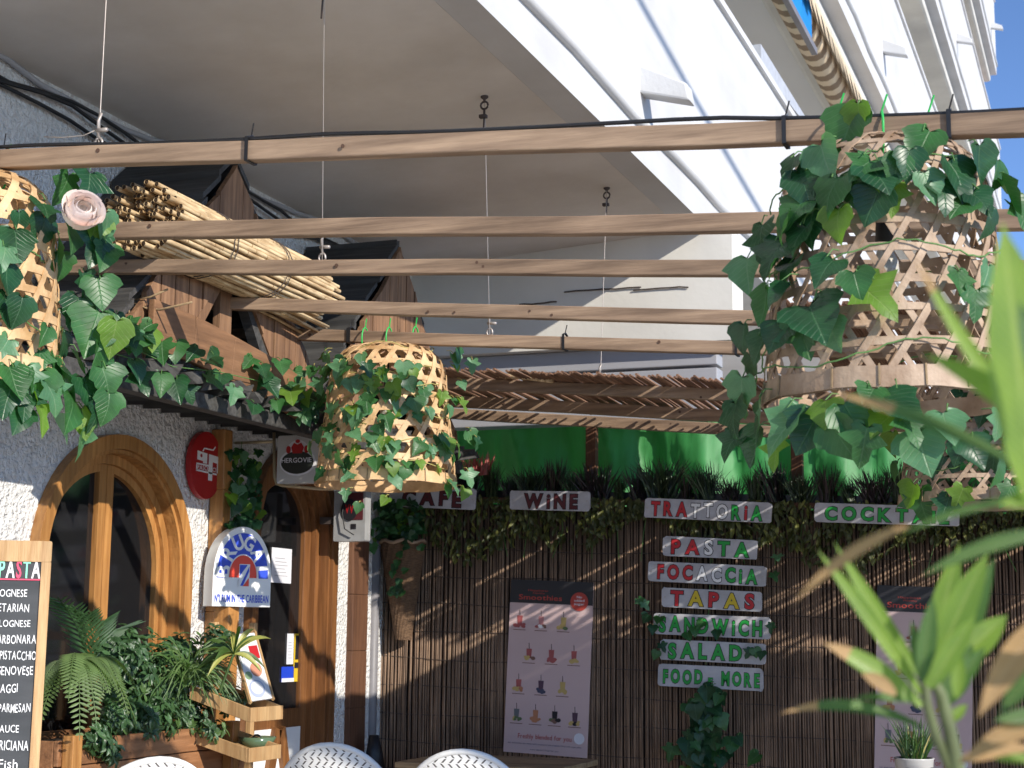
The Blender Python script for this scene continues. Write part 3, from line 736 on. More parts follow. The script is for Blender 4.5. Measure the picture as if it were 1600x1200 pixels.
for ring, (rad, cr) in enumerate(((0.148, 0.0112), (0.124, 0.0108), (0.101, 0.0105), (0.078, 0.010), (0.056, 0.010), (0.034, 0.010))):
    n = int(2*math.pi*rad/(cr*2.0))
    for k in range(n):
        an = 2*math.pi*k/n+rr.uniform(-0.03, 0.03); tw = rr.uniform(-0.05, 0.12); r1 = rad+rr.uniform(-0.006, 0.006); r2 = rad*0.93+rr.uniform(-0.008, 0.006)
        cr_ = cr*rr.uniform(0.8, 1.15); e0 = rr.uniform(-0.05, 0.06); e1 = rr.uniform(-0.10, 0.05)
        pts = []
        for j in range(7):
            q = j/6; aa = an+tw*q; rd = r1+(r2-r1)*q
            pts.append(ax0+AX*(e0+(L+e1-e0)*q)+(U*math.cos(aa)*1.08+V*math.sin(aa)*0.92)*rd+rv(rr, 0.002))
        m.tube(pts, [cr_]*7, 7, 0, cap=False)
        d = (pts[0]-pts[1]).normalized()
        for q, dd in ((pts[0]+(-d)*0.004, d), (pts[-1]+d*0.004, d)):
            m.tube([q, q+dd*0.001], cr_*0.97, 7, 1)
        for jn in range(3):
            q = rr.uniform(0.05, 0.95); i0 = min(5, int(q*6)); c = pts[i0].lerp(pts[i0+1], q*6-i0)
            if ring == 0: m.tube([c-AX*0.0022, c+AX*0.0022], cr_*1.06, 7, 2, cap=False)
m.build('canes', [M_cane, M_canei, M_node], roll, smooth=True)
m = MB()
for q in (0.30, 0.62):
    for dq in (0, 0.02):
        m.tube([ax0+AX*(L*(q+dq)+0.012*math.sin(3*k*.3))+(U*math.cos(k*.2618)*1.08+V*math.sin(k*.2618)*0.92)*0.160 for k in range(25)], 0.0025, 5)
m.build('binding_wire', M_iron, roll)
# loose canes sagging under the roll
m = MB()
for k in range(9):
    x = 0.022*k-0.11; p = ax0+AX*(L*0.64)+Vector((x, 0, -0.145-rr.uniform(0, 0.02)))
    q = ax0+AX*(L*(1.0+rr.uniform(-0.05, 0.06)))+Vector((x+0.02, 0.03, -0.155-0.05*rr.random()))
    m.tube([p, p.lerp(q, 0.5)+Vector((0, 0, 0.006)), q], 0.007, 6)
m.build('loose_canes', M_cane, roll, smooth=True)
m = MB(); c = at(200, 470, 1, 5.40); 
m.tube([at(180, 430, 1, 5.40), at(190, 455, 1, 5.40), c, at(203, 500, 1, 5.41), at(196, 522, 1, 5.41), at(212, 537, 1, 5.41)], 0.0045, 6)
m.tube([at(165, 432, 1, 5.40), at(170, 460, 1, 5.40), at(182, 490, 1, 5.41)], 0.0045, 6)
m.tube([at(262, 452, 1, 5.40), at(235, 464, 1, 5.40), c, at(230, 482, 1, 5.40), at(250, 484, 1, 5.40), at(300, 472, 1, 5.38)], 0.0045, 6)
tag(m.build('tie_cord', M_rope, smooth=True), 'knotted cord dangling below the near end of the cane bundle', 'cord')

# ================================================================== LOOSE REED MAT ON THE REAR BATTENS
mat_o = thing('reed_mat', 'loose brown reed mat laid over the rear battens above the planting', 'reed mat', (-2, 8.5, 1.4))
m = MB(); rr = random.Random(21); x = -4.15
A6, B6, _ = BY[6]; A8, B8, _ = BY[8]
def zb(i, x):
    A, B, h = BY[i]; return (A+(B-A)*((x-A.x)/(B.x-A.x))).z+h/2
while x < 3.4:
    y0 = (7.70 if x < -1.3 else 7.86)+rr.uniform(-0.06, 0.05); y1 = 9.06+rr.uniform(-0.06, 0.05); sk = rr.uniform(-0.02, 0.02)
    z0 = zb(6, x)+0.008+rr.uniform(0, 0.008); z1 = zb(8, x)+0.008+rr.uniform(0, 0.008); zm = zb(7, x)+0.008
    if x < -3.9: y0 += 0.02
    m.tube([(x, y0, z0), (x+sk*.5, 8.55, max(zm, (z0+z1)/2)), (x+sk, y1, z1)], rr.uniform(0.0065, 0.0095), 5)
    x += rr.choice((0.014, 0.015, 0.016, 0.017, 0.017, 0.018, 0.022 if rr.random() < .5 else 0.016, 0.046 if rr.random() < 0.8 else 0.030))
m.build('reeds', M_reedmat, mat_o)
shade_mat_o = thing('reed_mat', 'second reed mat added over the right hand battens, beyond the picture edge, to shade the reed screen', 'reed mat', (1.5, 7, 1.4))  # unseen mat added to keep the sun off the screen and posters
m = MB(); x = -1.22
while x < 3.4:
    y0 = 6.0+rr.uniform(-0.06, 0.05); y1 = 7.80+rr.uniform(-0.05, 0.05)
    m.tube([(x, y0, zb(4, x)+0.012), (x, 6.73, max(zb(5, x), (zb(4, x)+zb(6, x))/2)+0.012), (x, y1, zb(6, x)+0.014)], rr.uniform(0.0065, 0.0095), 5)
    x += rr.choice((0.010, 0.011, 0.012, 0.012, 0.013, 0.013, 0.014, 0.014, 0.015, 0.012, 0.013, 0.026))
m.build('reeds', M_reedmat, shade_mat_o)
m = MB()
for y in (8.0, 8.3, 8.75, 8.98): m.tube([(-4.1, y, zb(7, -4.1)+0.02), (-1, y, zb(7, -1)+0.02), (3.3, y, zb(7, 3.3)+0.02)], 0.002, 4)
m.build('weaving_wire', M_iron, mat_o)
m = MB(); a = at(772, 586, 1, 7.9); b = at(864, 595, 1, 7.9); m.tube([a, a.lerp(b, 0.5)+Vector((0, 0, 0.004)), b], 0.014, 8)
tag(m.build('loose_cane', M_cane, smooth=True), 'short loose cane lying on the front edge of the reed mat', 'cane')

# ================================================================== HANGING BASKET SHADES
BH = 0.66
PROF = [(0.305, -0.66), (0.297, -0.57), (0.286, -0.46), (0.272, -0.34), (0.262, -0.22), (0.252, -0.13), (0.232, -0.07), (0.19, -0.028), (0.13, -0.006), (0.075, 0.0)]
SS = [0.0]
for (a, b), (c, d) in zip(PROF[:-1], PROF[1:]): SS.append(SS[-1]+math.hypot(c-a, d-b))
def prof(s):
    s = max(0, min(SS[-1], s))
    for i in range(len(SS)-1):
        if s <= SS[i+1]:
            q = (s-SS[i])/(SS[i+1]-SS[i]); a = PROF[i]; b = PROF[i+1]
            return a[0]+(b[0]-a[0])*q, a[1]+(b[1]-a[1])*q
    return PROF[-1]
def surf(th, s, off=0):
    r, z = prof(s); r2, z2 = prof(s+0.01); r1, z1 = prof(s-0.01)
    nr, nz = (z2-z1), -(r2-r1); l = math.hypot(nr, nz) or 1
    r += off*nr/l; z += off*nz/l
    return Vector((r*math.cos(th), r*math.sin(th), z)), Vector((nr/l*math.cos(th), nr/l*math.sin(th), nz/l))
def ribbon(mb, path, wd, off, th=0.0015, wob=0, rr=random):
    k = len(mb.v); N = len(path); P = [surf(a, s, off+(wob*math.sin(i*1.9) if wob else 0)) for i, (a, s) in enumerate(path)]
    for i in range(N):
        p, n = P[i]; t = (P[min(N-1, i+1)][0]-P[max(0, i-1)][0]).normalized(); sd = n.cross(t).normalized()
        mb.v += [p+sd*wd/2+n*th, p-sd*wd/2+n*th, p-sd*wd/2-n*th, p+sd*wd/2-n*th]
    for i in range(N-1):
        q = k+4*i
        for j in range(4): mb.f.append([q+j, q+(j+1) % 4, q+4+(j+1) % 4, q+4+j]); mb.m.append(0)
def make_basket(seed, wm, NS=20, K=1.0):
    t = thing('basket_shade', '', 'basket', (0, 0, 0), 'woven basket lampshades')
    rr = random.Random(seed); a = 0.577/0.272; DL = math.pi/(NS*a); S = SS[-1]
    m = MB(); 
    k = 0
    while (k+0.5)*DL < S-0.02:
        s = (k+0.5)*DL; j = rr.uniform(-0.004, 0.004); ph = rr.uniform(0, 6)
        ribbon(m, [(2*math.pi*i/60, s+j+0.003*math.sin(2*math.pi*i/60*2+ph)) for i in range(61)], 0.019*K*rr.uniform(0.9, 1.2) if s < S-0.1 else 0.013, 0.0)
        k += 1
    for i in range(NS):
        for sg in (1, -1):
            j = rr.uniform(-0.03, 0.03); tp = rr.uniform(-0.01, 0.01)
            path = []
            for q in range(37):
                s = S*q/36; path.append((2*math.pi*i/NS+j+sg*(a+tp)*s, s))
            ribbon(m, path, 0.0165*K*rr.uniform(0.85, 1.15), 0.0035*sg, wob=0.0012)
    m.build('weave', wm, t)
    m = MB()
    for s, wd, off in ((0.022, 0.05, 0.006), (0.022, 0.05, -0.006)):
        ribbon(m, [(2*math.pi*i/60, s+0.002*math.sin(i)) for i in range(61)], wd, off)
    m.build('rim', wm, t)
    m = MB(); ribbon(m, [(2*math.pi*i/60, S-0.006) for i in range(61)], 0.016, 0.004); m.build('top_ring', wm, t)
    m = MB()
    for i in range(16):
        th = 2*math.pi*i/16+rr.uniform(-0.1, 0.1); p0, n = surf(th, 0.0, 0.010); p1, _ = surf(th, 0.05, 0.010); m.bar(p0, p1, 0.004, 0.003, n)
    m.build('rim_binding', M_rope, t)
    # pendant lamp holder and its flex
    m = MB(); m.lathe([(0.004, 0.06), (0.004, -0.15), (0.020, -0.16), (0.024, -0.25), (0.020, -0.252), (0, -0.252)], (0, 0, 0), 16); lh = m.build('lamp_holder', M_blackp, t, smooth=True)
    m = MB(); m.lathe([(0.014, -0.25), (0.018, -0.27), (0.032, -0.30), (0.034, -0.325), (0.022, -0.355), (0, -0.365)], (0, 0, 0), 16); m.build('bulb', mat('pale_bulb', (0.55, 0.53, 0.48), 0.15), lh, smooth=True)
    # green loops over the batten
    for x in (-0.11, 0.0, 0.12):
        m = MB(); pts = []
        for q in range(17):
            an = math.pi*2*q/16; pts.append(Vector((x+0.006*math.sin(an), 0.034*math.sin(an), 0.035-0.055*math.cos(an)+0.0)))
        m.tube(pts, 0.0035, 5, cap=False); m.bar(pts[8], pts[8]+Vector((0.01, -0.02, 0.04)), 0.005, 0.002); m.build('hanging_tie', M_greent, t)
    return t
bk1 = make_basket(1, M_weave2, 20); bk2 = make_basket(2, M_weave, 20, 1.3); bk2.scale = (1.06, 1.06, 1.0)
def place_basket(o, i, px, rz, label, lean=0.0):
    p = on_batten(i, px, -BY[i][2]/2-0.012); o.location = p; o.rotation_euler = (0, lean, rz); o['label'] = label; return p
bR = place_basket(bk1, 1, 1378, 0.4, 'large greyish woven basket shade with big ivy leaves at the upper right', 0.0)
bM = place_basket(bk2, 5, 608, 0.2, 'golden woven basket shade wrapped in small ivy in the middle of the terrace')
c = copy_tree(bk2); bL = place_basket(c, 1, -48, 1.3, 'golden woven basket shade cut off by the left edge, beside the rose')
c = copy_tree(bk1); c.scale = (1.02, 1.02, 0.87); bB = place_basket(c, 5, 1522, 0.9, 'woven basket shade half hidden low behind the large right hand one')

# ================================================================== IVY
def rot_toward_cam(p): return (-p).normalized()
def basket_point(px, py, c, out=0.035):
    """front of the basket seen at a photo pixel"""
    d = ray(px, py)
    d2 = Vector((d.x, d.y)); 
    t0 = Vector((c.x, c.y)).dot(d2)/d2.length_squared; z = d.z*t0-c.z
    if z > 0: rad = 0.16
    else: rad = 0.24+0.065*min(1, -z/0.66)
    rad += out
    # ray / cylinder
    o = Vector((-c.x, -c.y)); A_ = d2.length_squared; B_ = 2*o.dot(d2); C_ = o.length_squared-rad*rad; D = B_*B_-4*A_*C_
    if D > 0:
        t = (-B_-math.sqrt(D))/(2*A_); p = d*t; n = Vector((p.x-c.x, p.y-c.y, 0)).normalized(); return p, n
    p = d*(t0-0.03); s = Vector((p.x-c.x, p.y-c.y, 0)).normalized(); return p, (s*0.6+rot_toward_cam(p)*0.7).normalized()
def ivy(name, label, specs, mb_paths, group='ivy garlands', stemr=0.0022, stem_m=None, seed=1, shape=IVY, upn=0.25, mats=LEAVES, weights=(4, 4, 2.2, 1.2)):
    rr = random.Random(seed); t = thing(name, label, 'ivy garland', specs[0][0], group)
    m = MB(); st = MB()
    for pos, nrm, size in specs:
        n = (Vector(nrm)+rv(rr, 0.45)+Vector((0, 0, upn))).normalized(); tip = Vector((rr.uniform(-0.7, 0.7), rr.uniform(-0.4, 0.4), -1.0))
        leaf(m, pos, n, tip, size, rr.choices((0, 1, 2, 3), weights)[0], rr.choice((shape, shape, IVY2)) if shape is IVY else shape, rnd=rr)
        b = Vector(pos)-Vector(nrm)*0.03+Vector((rr.uniform(-.02, .02), 0, size*0.5))
        st.tube([Vector(pos)+Vector((0, 0, size*0.3)), (Vector(pos)+b)/2+Vector((0, 0, size*0.25)), b], stemr*0.8, 4, cap=False)
    m.build('leaves', mats, t, smooth=True)
    for p in mb_paths: st.tube(p, stemr, 5, cap=False)
    st.build('stems', stem_m or M_stem, t, smooth=True)
    return t
def wrap_path(c, s0, s1, th0, turns, rr, n=70, out=0.016):
    P = []
    for i in range(n):
        q = i/(n-1); p, nn = surf(th0+turns*2*math.pi*q, s0+(s1-s0)*q+0.02*math.sin(q*23), out+0.012*math.sin(q*31+1))
        P.append(Vector(c)+p+rv(rr, 0.004))
    return P
def pxspecs(lst, c, k, seed=0):
    rr = random.Random(seed); out = []
    for px, py, s in lst:
        p, n = basket_point(px, py, c, 0.02+rr.uniform(0, 0.05)); dist = p.dot(fw)
        out.append((p, n, s/F*dist*k))
    return out
rr = random.Random(5)
RL = [(1325, 195, 88), (1288, 246, 82), (1258, 288, 80), (1236, 262, 60), (1300, 300, 88), (1268, 345, 84), (1338, 292, 70), (1372, 272, 78), (1397, 305, 60), (1443, 225, 78), (1420, 252, 62),
      (1365, 315, 72), (1350, 258, 62), (1492, 275, 88), (1532, 250, 78), (1556, 268, 62), (1575, 300, 72), (1530, 312, 62), (1500, 322, 62), (1450, 288, 62), (1545, 345, 62), (1590, 330, 60),
      (1190, 372, 82), (1212, 398, 82), (1168, 422, 72), (1236, 415, 82), (1292, 420, 72), (1250, 368, 62), (1195, 470, 72), (1222, 455, 62), (1160, 525, 56), (1186, 540, 60), (1176, 576, 60), (1215, 522, 60),
      (1366, 462, 92), (1338, 440, 58), (1272, 495, 98), (1252, 522, 74), (1302, 520, 60), (1160, 612, 78), (1148, 652, 80), (1186, 640, 72), (1230, 665, 96), (1180, 692, 72), (1212, 702, 62), (1290, 642, 62),
      (1332, 652, 82), (1310, 682, 82), (1382, 657, 72), (1402, 632, 92), (1360, 617, 52), (1500, 440, 62), (1525, 470, 60), (1540, 432, 60), (1480, 662, 72), (1440, 700, 82), (1520, 702, 62), (1560, 732, 62), (1560, 660, 52),
      (1245, 330, 70), (1205, 430, 70), (1280, 270, 70), (1400, 262, 60), (1475, 300, 70), (1340, 180, 60), (1265, 670, 80), (1350, 690, 74), (1420, 665, 66), (1145, 690, 60), (1225, 350, 60), (1310, 345, 64)]
ivy('ivy_garland', 'garland of broad glossy ivy leaves round the large upper right basket', pxspecs(RL, bR, 0.92, seed=3), [wrap_path(bR, 0.05, 0.16, 3.4, 0.75, rr), wrap_path(bR, 0.30, 0.38, 3.2, 0.8, rr), wrap_path(bR, 0.5, 0.62, 3.2, 0.9, rr), wrap_path(bR, 0.1, 0.6, 3.0, 0.3, rr)], seed=4)
LL = [(100, 290, 62), (140, 285, 70), (165, 350, 60), (70, 328, 60), (65, 357, 62), (30, 345, 44), (112, 367, 62), (150, 382, 72), (165, 397, 62), (92, 382, 62), (25, 378, 72), (12, 432, 62), (8, 472, 72), (30, 482, 60),
      (95, 412, 50), (132, 442, 52), (156, 452, 62), (120, 482, 62), (146, 512, 92), (178, 522, 72), (112, 492, 50), (96, 537, 60), (150, 562, 72), (120, 562, 52), (62, 562, 50), (20, 592, 72), (62, 602, 72), (12, 622, 62),
      (100, 592, 82), (140, 612, 84), (165, 592, 62), (62, 642, 72), (110, 632, 92), (32, 652, 62), (92, 662, 62), (126, 687, 64), (150, 642, 62), (168, 632, 62), (5, 542, 50), (70, 522, 42), (40, 625, 66), (80, 615, 66), (130, 655, 60), (150, 350, 56), (40, 590, 60), (5, 400, 60), (85, 575, 60)]
ivy('ivy_garland', 'ivy garland with broad leaves trailing down the left hand basket', pxspecs(LL, bL, 0.9, seed=8), [wrap_path(bL, 0.1, 0.2, 4.6, 0.6, rr), wrap_path(bL, 0.35, 0.42, 4.6, 0.6, rr), wrap_path(bL, 0.05, 0.6, 5.4, 0.2, rr)], seed=9)
r2 = random.Random(31); ML = []
for k in range(92):
    ML.append((r2.uniform(505, 712), r2.uniform(555, 760), r2.uniform(30, 52)))
ML += [(716, 552, 46), (738, 570, 42), (722, 600, 32), (722, 632, 44), (736, 682, 48), (716, 702, 44), (732, 745, 48), (745, 690, 40), (480, 620, 48), (500, 682, 52), (470, 652, 46), (490, 580, 42), (470, 602, 42), (540, 772, 36), (560, 792, 32), (602, 782, 32),
       (500, 600, 50), (520, 640, 50), (515, 700, 46), (500, 740, 40), (485, 700, 44), (725, 770, 40), (700, 765, 40), (512, 560, 40), (565, 560, 40), (575, 575, 44), (630, 575, 50), (640, 600, 44), (560, 600, 44), (690, 620, 40), (600, 690, 40)]
ivy('ivy_garland', 'thick garland of small pale ivy wound round the middle basket', pxspecs(ML, bM, 0.60, seed=12), [wrap_path(bM, 0.04+0.13*k, 0.14+0.13*k, 2.6+k, 1.2, rr) for k in range(5)], seed=13, stem_m=M_stemy, weights=(1.2, 3, 5, 2.4))
BL = [(1400, 735, 46), (1470, 728, 58), (1500, 705, 50), (1552, 725, 64), (1535, 690, 46), (1440, 785, 64), (1425, 770, 52), (1478, 790, 56), (1500, 775, 50), (1575, 770, 50), (1590, 700, 56), (1395, 690, 50), (1440, 690, 46), (1415, 705, 40), (1580, 650, 50), (1540, 640, 56), (1460, 650, 50), (1500, 625, 50)]
ivy('ivy_garland', 'ivy garland on the half hidden lower right basket', pxspecs(BL, bB, 0.85, seed=15), [wrap_path(bB, 0.06, 0.16, 3.2, 0.9, rr), wrap_path(bB, 0.2, 0.3, 3.2, 0.9, rr)], seed=16)
# long garland from the left basket to the middle basket along the canopy
gp = [at(150, 545, 0, GX+0.08), at(205, 560, 0, GX+0.08), at(260, 585, 0, GX+0.06), at(330, 592, 0, GX+0.06), at(390, 605, 0, GX+0.06), at(450, 622, 0, GX+0.06), at(505, 645, 0, GX+0.08)]
sp = []; r2 = random.Random(41)
for k in range(46):
    q = r2.random()*5.999; i = int(q); p = gp[i].lerp(gp[i+1], q-i)+Vector((r2.uniform(-.02, .10), r2.uniform(-.08, .08), r2.uniform(-0.10, 0.12))); sp.append((p, (0.7, -0.6, 0.2), r2.uniform(0.075, 0.125)))
ivy('ivy_garland', 'dark ivy garland draped along the board canopy to the middle basket', sp, [gp, [p+Vector((0.03, 0, 0.03)) for p in gp]], seed=43, weights=(6, 3, 0.6, 0.3))
# ivy hanging beside the door
sp = []
for k in range(80):
    x = r2.uniform(358, 405); y = r2.uniform(705, 832); p = at(x, y, 0, FX+0.05+r2.uniform(0, 0.09)); sp.append((p, (0.8, -0.5, 0.2), r2.uniform(0.045, 0.075)))
ivy('hanging_ivy', 'bushy ivy hanging between the window post and the door', sp, [[at(378, 690, 0, FX+0.08), at(372, 760, 0, FX+0.08), at(380, 830, 0, FX+0.08)]], seed=44, weights=(3, 4, 1, 2.4))
# climbing ivy in front of the reed screen under the sign column
sp = []
for k in range(60):
    y = r2.uniform(1075, 1215); x = 1105+r2.gauss(0, 16)+(0 if y < 1140 else r2.uniform(-45, 40)); p = at(x, y, 1, 8.88-r2.uniform(0, 0.1)); sp.append((p, (0.1, -1, 0.1), r2.uniform(0.06, 0.11)))
for x, y in ((1008, 945), (1010, 965), (1030, 968), (1020, 982), (1085, 985), (1095, 975), (1075, 993), (1035, 1010), (1025, 1022), (1180, 1018), (1190, 1022), (1170, 1020), (1000, 940), (1120, 990), (1215, 870), (1210, 900), (1205, 980)):
    sp.append((at(x, y, 1, 8.86), (0.2, -1, 0.1), 0.062))
ivy('climbing_ivy', 'dark ivy climbing up the reed screen through the column of painted signs', sp, [[at(1108, 1230, 1, 8.9), at(1100, 1100, 1, 8.9), at(1110, 900, 1, 8.93), at(1112, 830, 1, 8.93)]], seed=45, weights=(6, 4, 1, 0.3))
# artificial rose
p, n = basket_point(128, 330, bL, 0.06); p = p*0.95; fr = Frame(p, Vector((0.95, 0.3, 0)), Vector((0, 0, 1)))
ro = thing('artificial_rose', 'pale pink artificial rose tucked in the left ivy', 'flower', p)
m = MB(); r2 = random.Random(3); vdir = rot_toward_cam(p); s1 = vdir.cross(Vector((0, 0, 1))).normalized(); s2 = s1.cross(vdir)
vdir = (vdir+Vector((0.35, 0, 0.75))).normalized(); s1 = vdir.cross(Vector((0, 0, 1))).normalized(); s2 = s1.cross(vdir)
for ringi, (k, R0, th0, th1) in enumerate(((3, 0.016, 0.2, 2.2), (4, 0.030, 0.4, 2.3), (4, 0.041, 0.62, 2.3), (5, 0.049, 0.95, 2.3), (5, 0.057, 1.25, 2.4))):
    for i in range(k):
        a0 = 2*math.pi*i/k+ringi*0.7+r2.uniform(-.3, .3); half = math.pi/k*1.45; q = len(m.v)
        for a in range(7):
            th = th1+(th0-th1)*a/6
            for b in range(8):
                v = b/7*2-1; an = a0+half*v; rr_ = R0*(1+0.06*v)*(1+0.10*max(0, a-4)/2)
                edge = 1-0.25*v*v*(a/6)
                d_ = s1*math.cos(an)+s2*math.sin(an)
                m.v.append(p+(d_*math.sin(th)+vdir*(math.cos(th)*edge))*rr_+d_*0.004*max(0, a-4))
        for a in range(6):
            for b in range(7): m.f.append([q+a*8+b, q+a*8+b+1, q+(a+1)*8+b+1, q+(a+1)*8+b]); m.m.append(0)
m.build('petals', M_rose, ro, smooth=True)

# ================================================================== REED SCREEN, TARPAULIN, PLANTING
SY = 9.0
sx0 = at(594, 950, 1, SY).x; sx1 = 0.9
ztL = at(650, 800, 1, SY).z; 
def ztop(x): return 0.775-(x+3.6)*0.036
scr = thing('reed_screen', 'tall screen of brown reeds wired side by side', 'reed screen', (-2, SY, GZ))
m = MB(); rr = random.Random(8); x = sx0
while x < sx1:
    r_ = rr.uniform(0.0045, 0.0075); ln = rr.uniform(-0.004, 0.004)
    m.tube([(x, SY+rr.uniform(-.003, .003), GZ), (x+ln, SY-0.012+rr.uniform(-.004, .004), -0.4), (x+ln*2, SY+rr.uniform(-.003, .003), ztop(x)+rr.uniform(-0.02, 0.02))], [r_, r_, r_*0.9], 6)
    x += r_*2+rr.choice((0.0, 0.001, 0.001, 0.002, 0.005))
m.build('reeds', M_reed, scr, smooth=True)
m = MB(); m.hexa([(sx0-.02, SY+.02, GZ), (sx1, SY+.02, GZ), (sx1, SY+.035, GZ), (sx0-.02, SY+.035, GZ)], [(sx0-.02, SY+.02, ztop(sx0)), (sx1, SY+.02, ztop(sx1)), (sx1, SY+.035, ztop(sx1)), (sx0-.02, SY+.035, ztop(sx0))]); m.build('gap_sheet', M_reedgap, scr)  # dark sheet added behind the reeds so the gaps look shaded
m = MB()
for k in range(12):
    z = -1.3+k*0.165
    m.tube([(sx0+(sx1-sx0)*i/24, SY-0.016+0.003*math.sin(i*2.1+k), z-(sx1-sx0)*i/24*0.03+0.006*math.sin(i*1.3+k*2)) for i in range(25)], 0.0022, 4)
m.build('binding_wire', M_iron, scr)
m = MB()
for x in [sx0+0.1]+[sx0+0.75*k for k in range(1, 7)]: m.box((x, SY+0.04, GZ), (x+0.05, SY+0.09, 0.66))
m.box((sx0, SY+0.04, -0.62), (sx1, SY+0.10, -0.55)); m.build('frame', M_brownpost, scr)
# ledge with trough on the top of the screen
zl = lambda x: 0.80-(x+3.6)*0.036
m = MB(); xa, xb = sx0, sx1
def slab(mb, x0, x1, ya, yb, d0, d1):
    mb.hexa([(x0, ya, zl(x0)+d0), (x1, ya, zl(x1)+d0), (x1, yb, zl(x1)+d0), (x0, yb, zl(x0)+d0)], [(x0, ya, zl(x0)+d1), (x1, ya, zl(x1)+d1), (x1, yb, zl(x1)+d1), (x0, yb, zl(x0)+d1)])
tr = thing('planting_trough', 'dark trough along the top of the reed screen full of spiky plants', 'trough', (-2, SY, 0.7))
slab(m, xa, xb, SY-0.04, SY+0.10, -0.012, 0.012); m.build('ledge', M_brownpost, tr)
m = MB(); slab(m, xa+0.05, xb, SY+0.02, SY+0.12, 0.013, 0.06); m.build('trough', M_blackp, tr)
# spiky tufts
def tuft(name, mats, n, h, seed, label):
    rr = random.Random(seed); m = MB()
    for k in range(n):
        an = rr.uniform(0, 6.28); lean = rr.uniform(0.1, 0.9); hh = h*rr.uniform(0.55, 1.0); b = Vector((rr.uniform(-.07, .07), rr.uniform(-.03, .03), 0))
        tip = b+Vector((math.cos(an)*lean*hh*0.8, math.sin(an)*lean*hh*0.4-0.01, hh*(1-0.35*lean)))
        frond_leaf(m, b, tip, rr.uniform(0.008, 0.014), sag=0.10*lean, seg=5, m=rr.choice((0, 0, 1)), nrm=(math.sin(an), -1, 0.3), prof=lambda u: (1-u)**0.6)
    o = m.build(name, mats); tag(o, label, 'plant', 'spiky plants in the trough'); return o
ta = tuft('spiky_plant', [M_blade, mat('dark_blade_light', (0.045, 0.075, 0.03), 0.4, trans=0.1)], 150, 0.30, 1, 'dark spiky tuft in the row along the top of the reed screen')
tb = tuft('spiky_plant', [mat('purple_blade', (0.030, 0.017, 0.02), 0.45), M_blade], 150, 0.29, 2, 'dark spiky tuft in the row along the top of the reed screen')
xs = []; x = sx0+0.18; k = 0
while x < 0.5: xs.append(x); x += 0.135
for k, x in enumerate(xs):
    o = (ta, tb)[k % 2]
    if k > 1: o = o.copy(); COL.objects.link(o)
    o.location = (x, SY+0.0, zl(x)+0.012); o.rotation_euler = (0, 0, k*2.1); s = 0.62+0.55*((k*7) % 5)/5; o.scale = (s, s, s)
p = at(748, 735, 1, SY-0.03); o = tuft('spiky_plant', [M_redblade, mat('rose_blade', (0.42, 0.15, 0.12), 0.5)], 60, 0.17, 5, 'single reddish spiky tuft near the middle basket'); o.location = p+Vector((0, 0, -0.03))
# olive leaf mat hanging over the front of the screen top
m = MB(); rr = random.Random(71)
for k in range(2700):
    x = rr.uniform(sx0+0.02, sx1); q = rr.random()**1.3; dip = 0.25+0.09*math.sin(x*3.1)+0.07*math.sin(x*8.3+1)
    z = zl(x)+0.01-q*dip; leaf(m, (x, SY-0.035-rr.uniform(0, 0.045), z), Vector((0, -1, 0.35))+rv(rr, 0.6), rv(rr, 0.6)+Vector((0, 0, -1)), rr.uniform(0.04, 0.07), rr.choice((0, 0, 0, 0, 1)), LAN, rnd=rr)
hd = thing('leaf_curtain', 'olive green artificial leaf strip hanging over the top of the reed screen', 'leaf curtain', (-2, SY, 0.7))
m.build('leaves', [M_olive, mat('olive_leaf_light', (0.20, 0.21, 0.05), 0.5, var=0.4, scale=20, trans=0.2)], hd)
m = MB()
for k in range(26):
    x = sx0+0.1+k*0.18; m.tube([(x, SY-0.03, zl(x)), (x+rr.uniform(-.03, .03), SY-0.035, zl(x)-0.18), (x+rr.uniform(-.06, .06), SY-0.04, zl(x)-0.34)], 0.002, 4)
m.build('stems', M_stem, hd)
# green tarpaulin in loose folds behind
tp = thing('green_tarpaulin', 'bright green tarpaulin hung in loose folds behind the planting', 'tarpaulin', (-1, 9.7, 0.6))
m = MB(); nx, nz = 170, 10
for j in range(nz+1):
    for i in range(nx+1):
        x = -4.24+5.74*i/nx; z = 0.45+0.93*j/nz; fz = 1-0.45*j/nz
        y = 9.84+0.20*fz*(abs(math.sin(x*4.2+0.8*math.sin(x*2.1)+(z-0.8)*1.3))-0.5)+0.018*math.sin(x*30+z*22)*fz+0.03*math.sin(x*23+z*3)*fz+0.012*math.sin(x*51+z*9)
        m.v.append(Vector((x, y, z)))
for j in range(nz):
    for i in range(nx): q = j*(nx+1)+i; m.f.append([q, q+1, q+nx+2, q+nx+1]); m.m.append(0)
m.build('sheet', M_tarp, tp, smooth=True)
m = MB(); m.tube([(-4.1, 9.80, 1.38), (1.5, 9.80, 1.37)], 0.012, 8); m.build('rod', M_iron, tp)

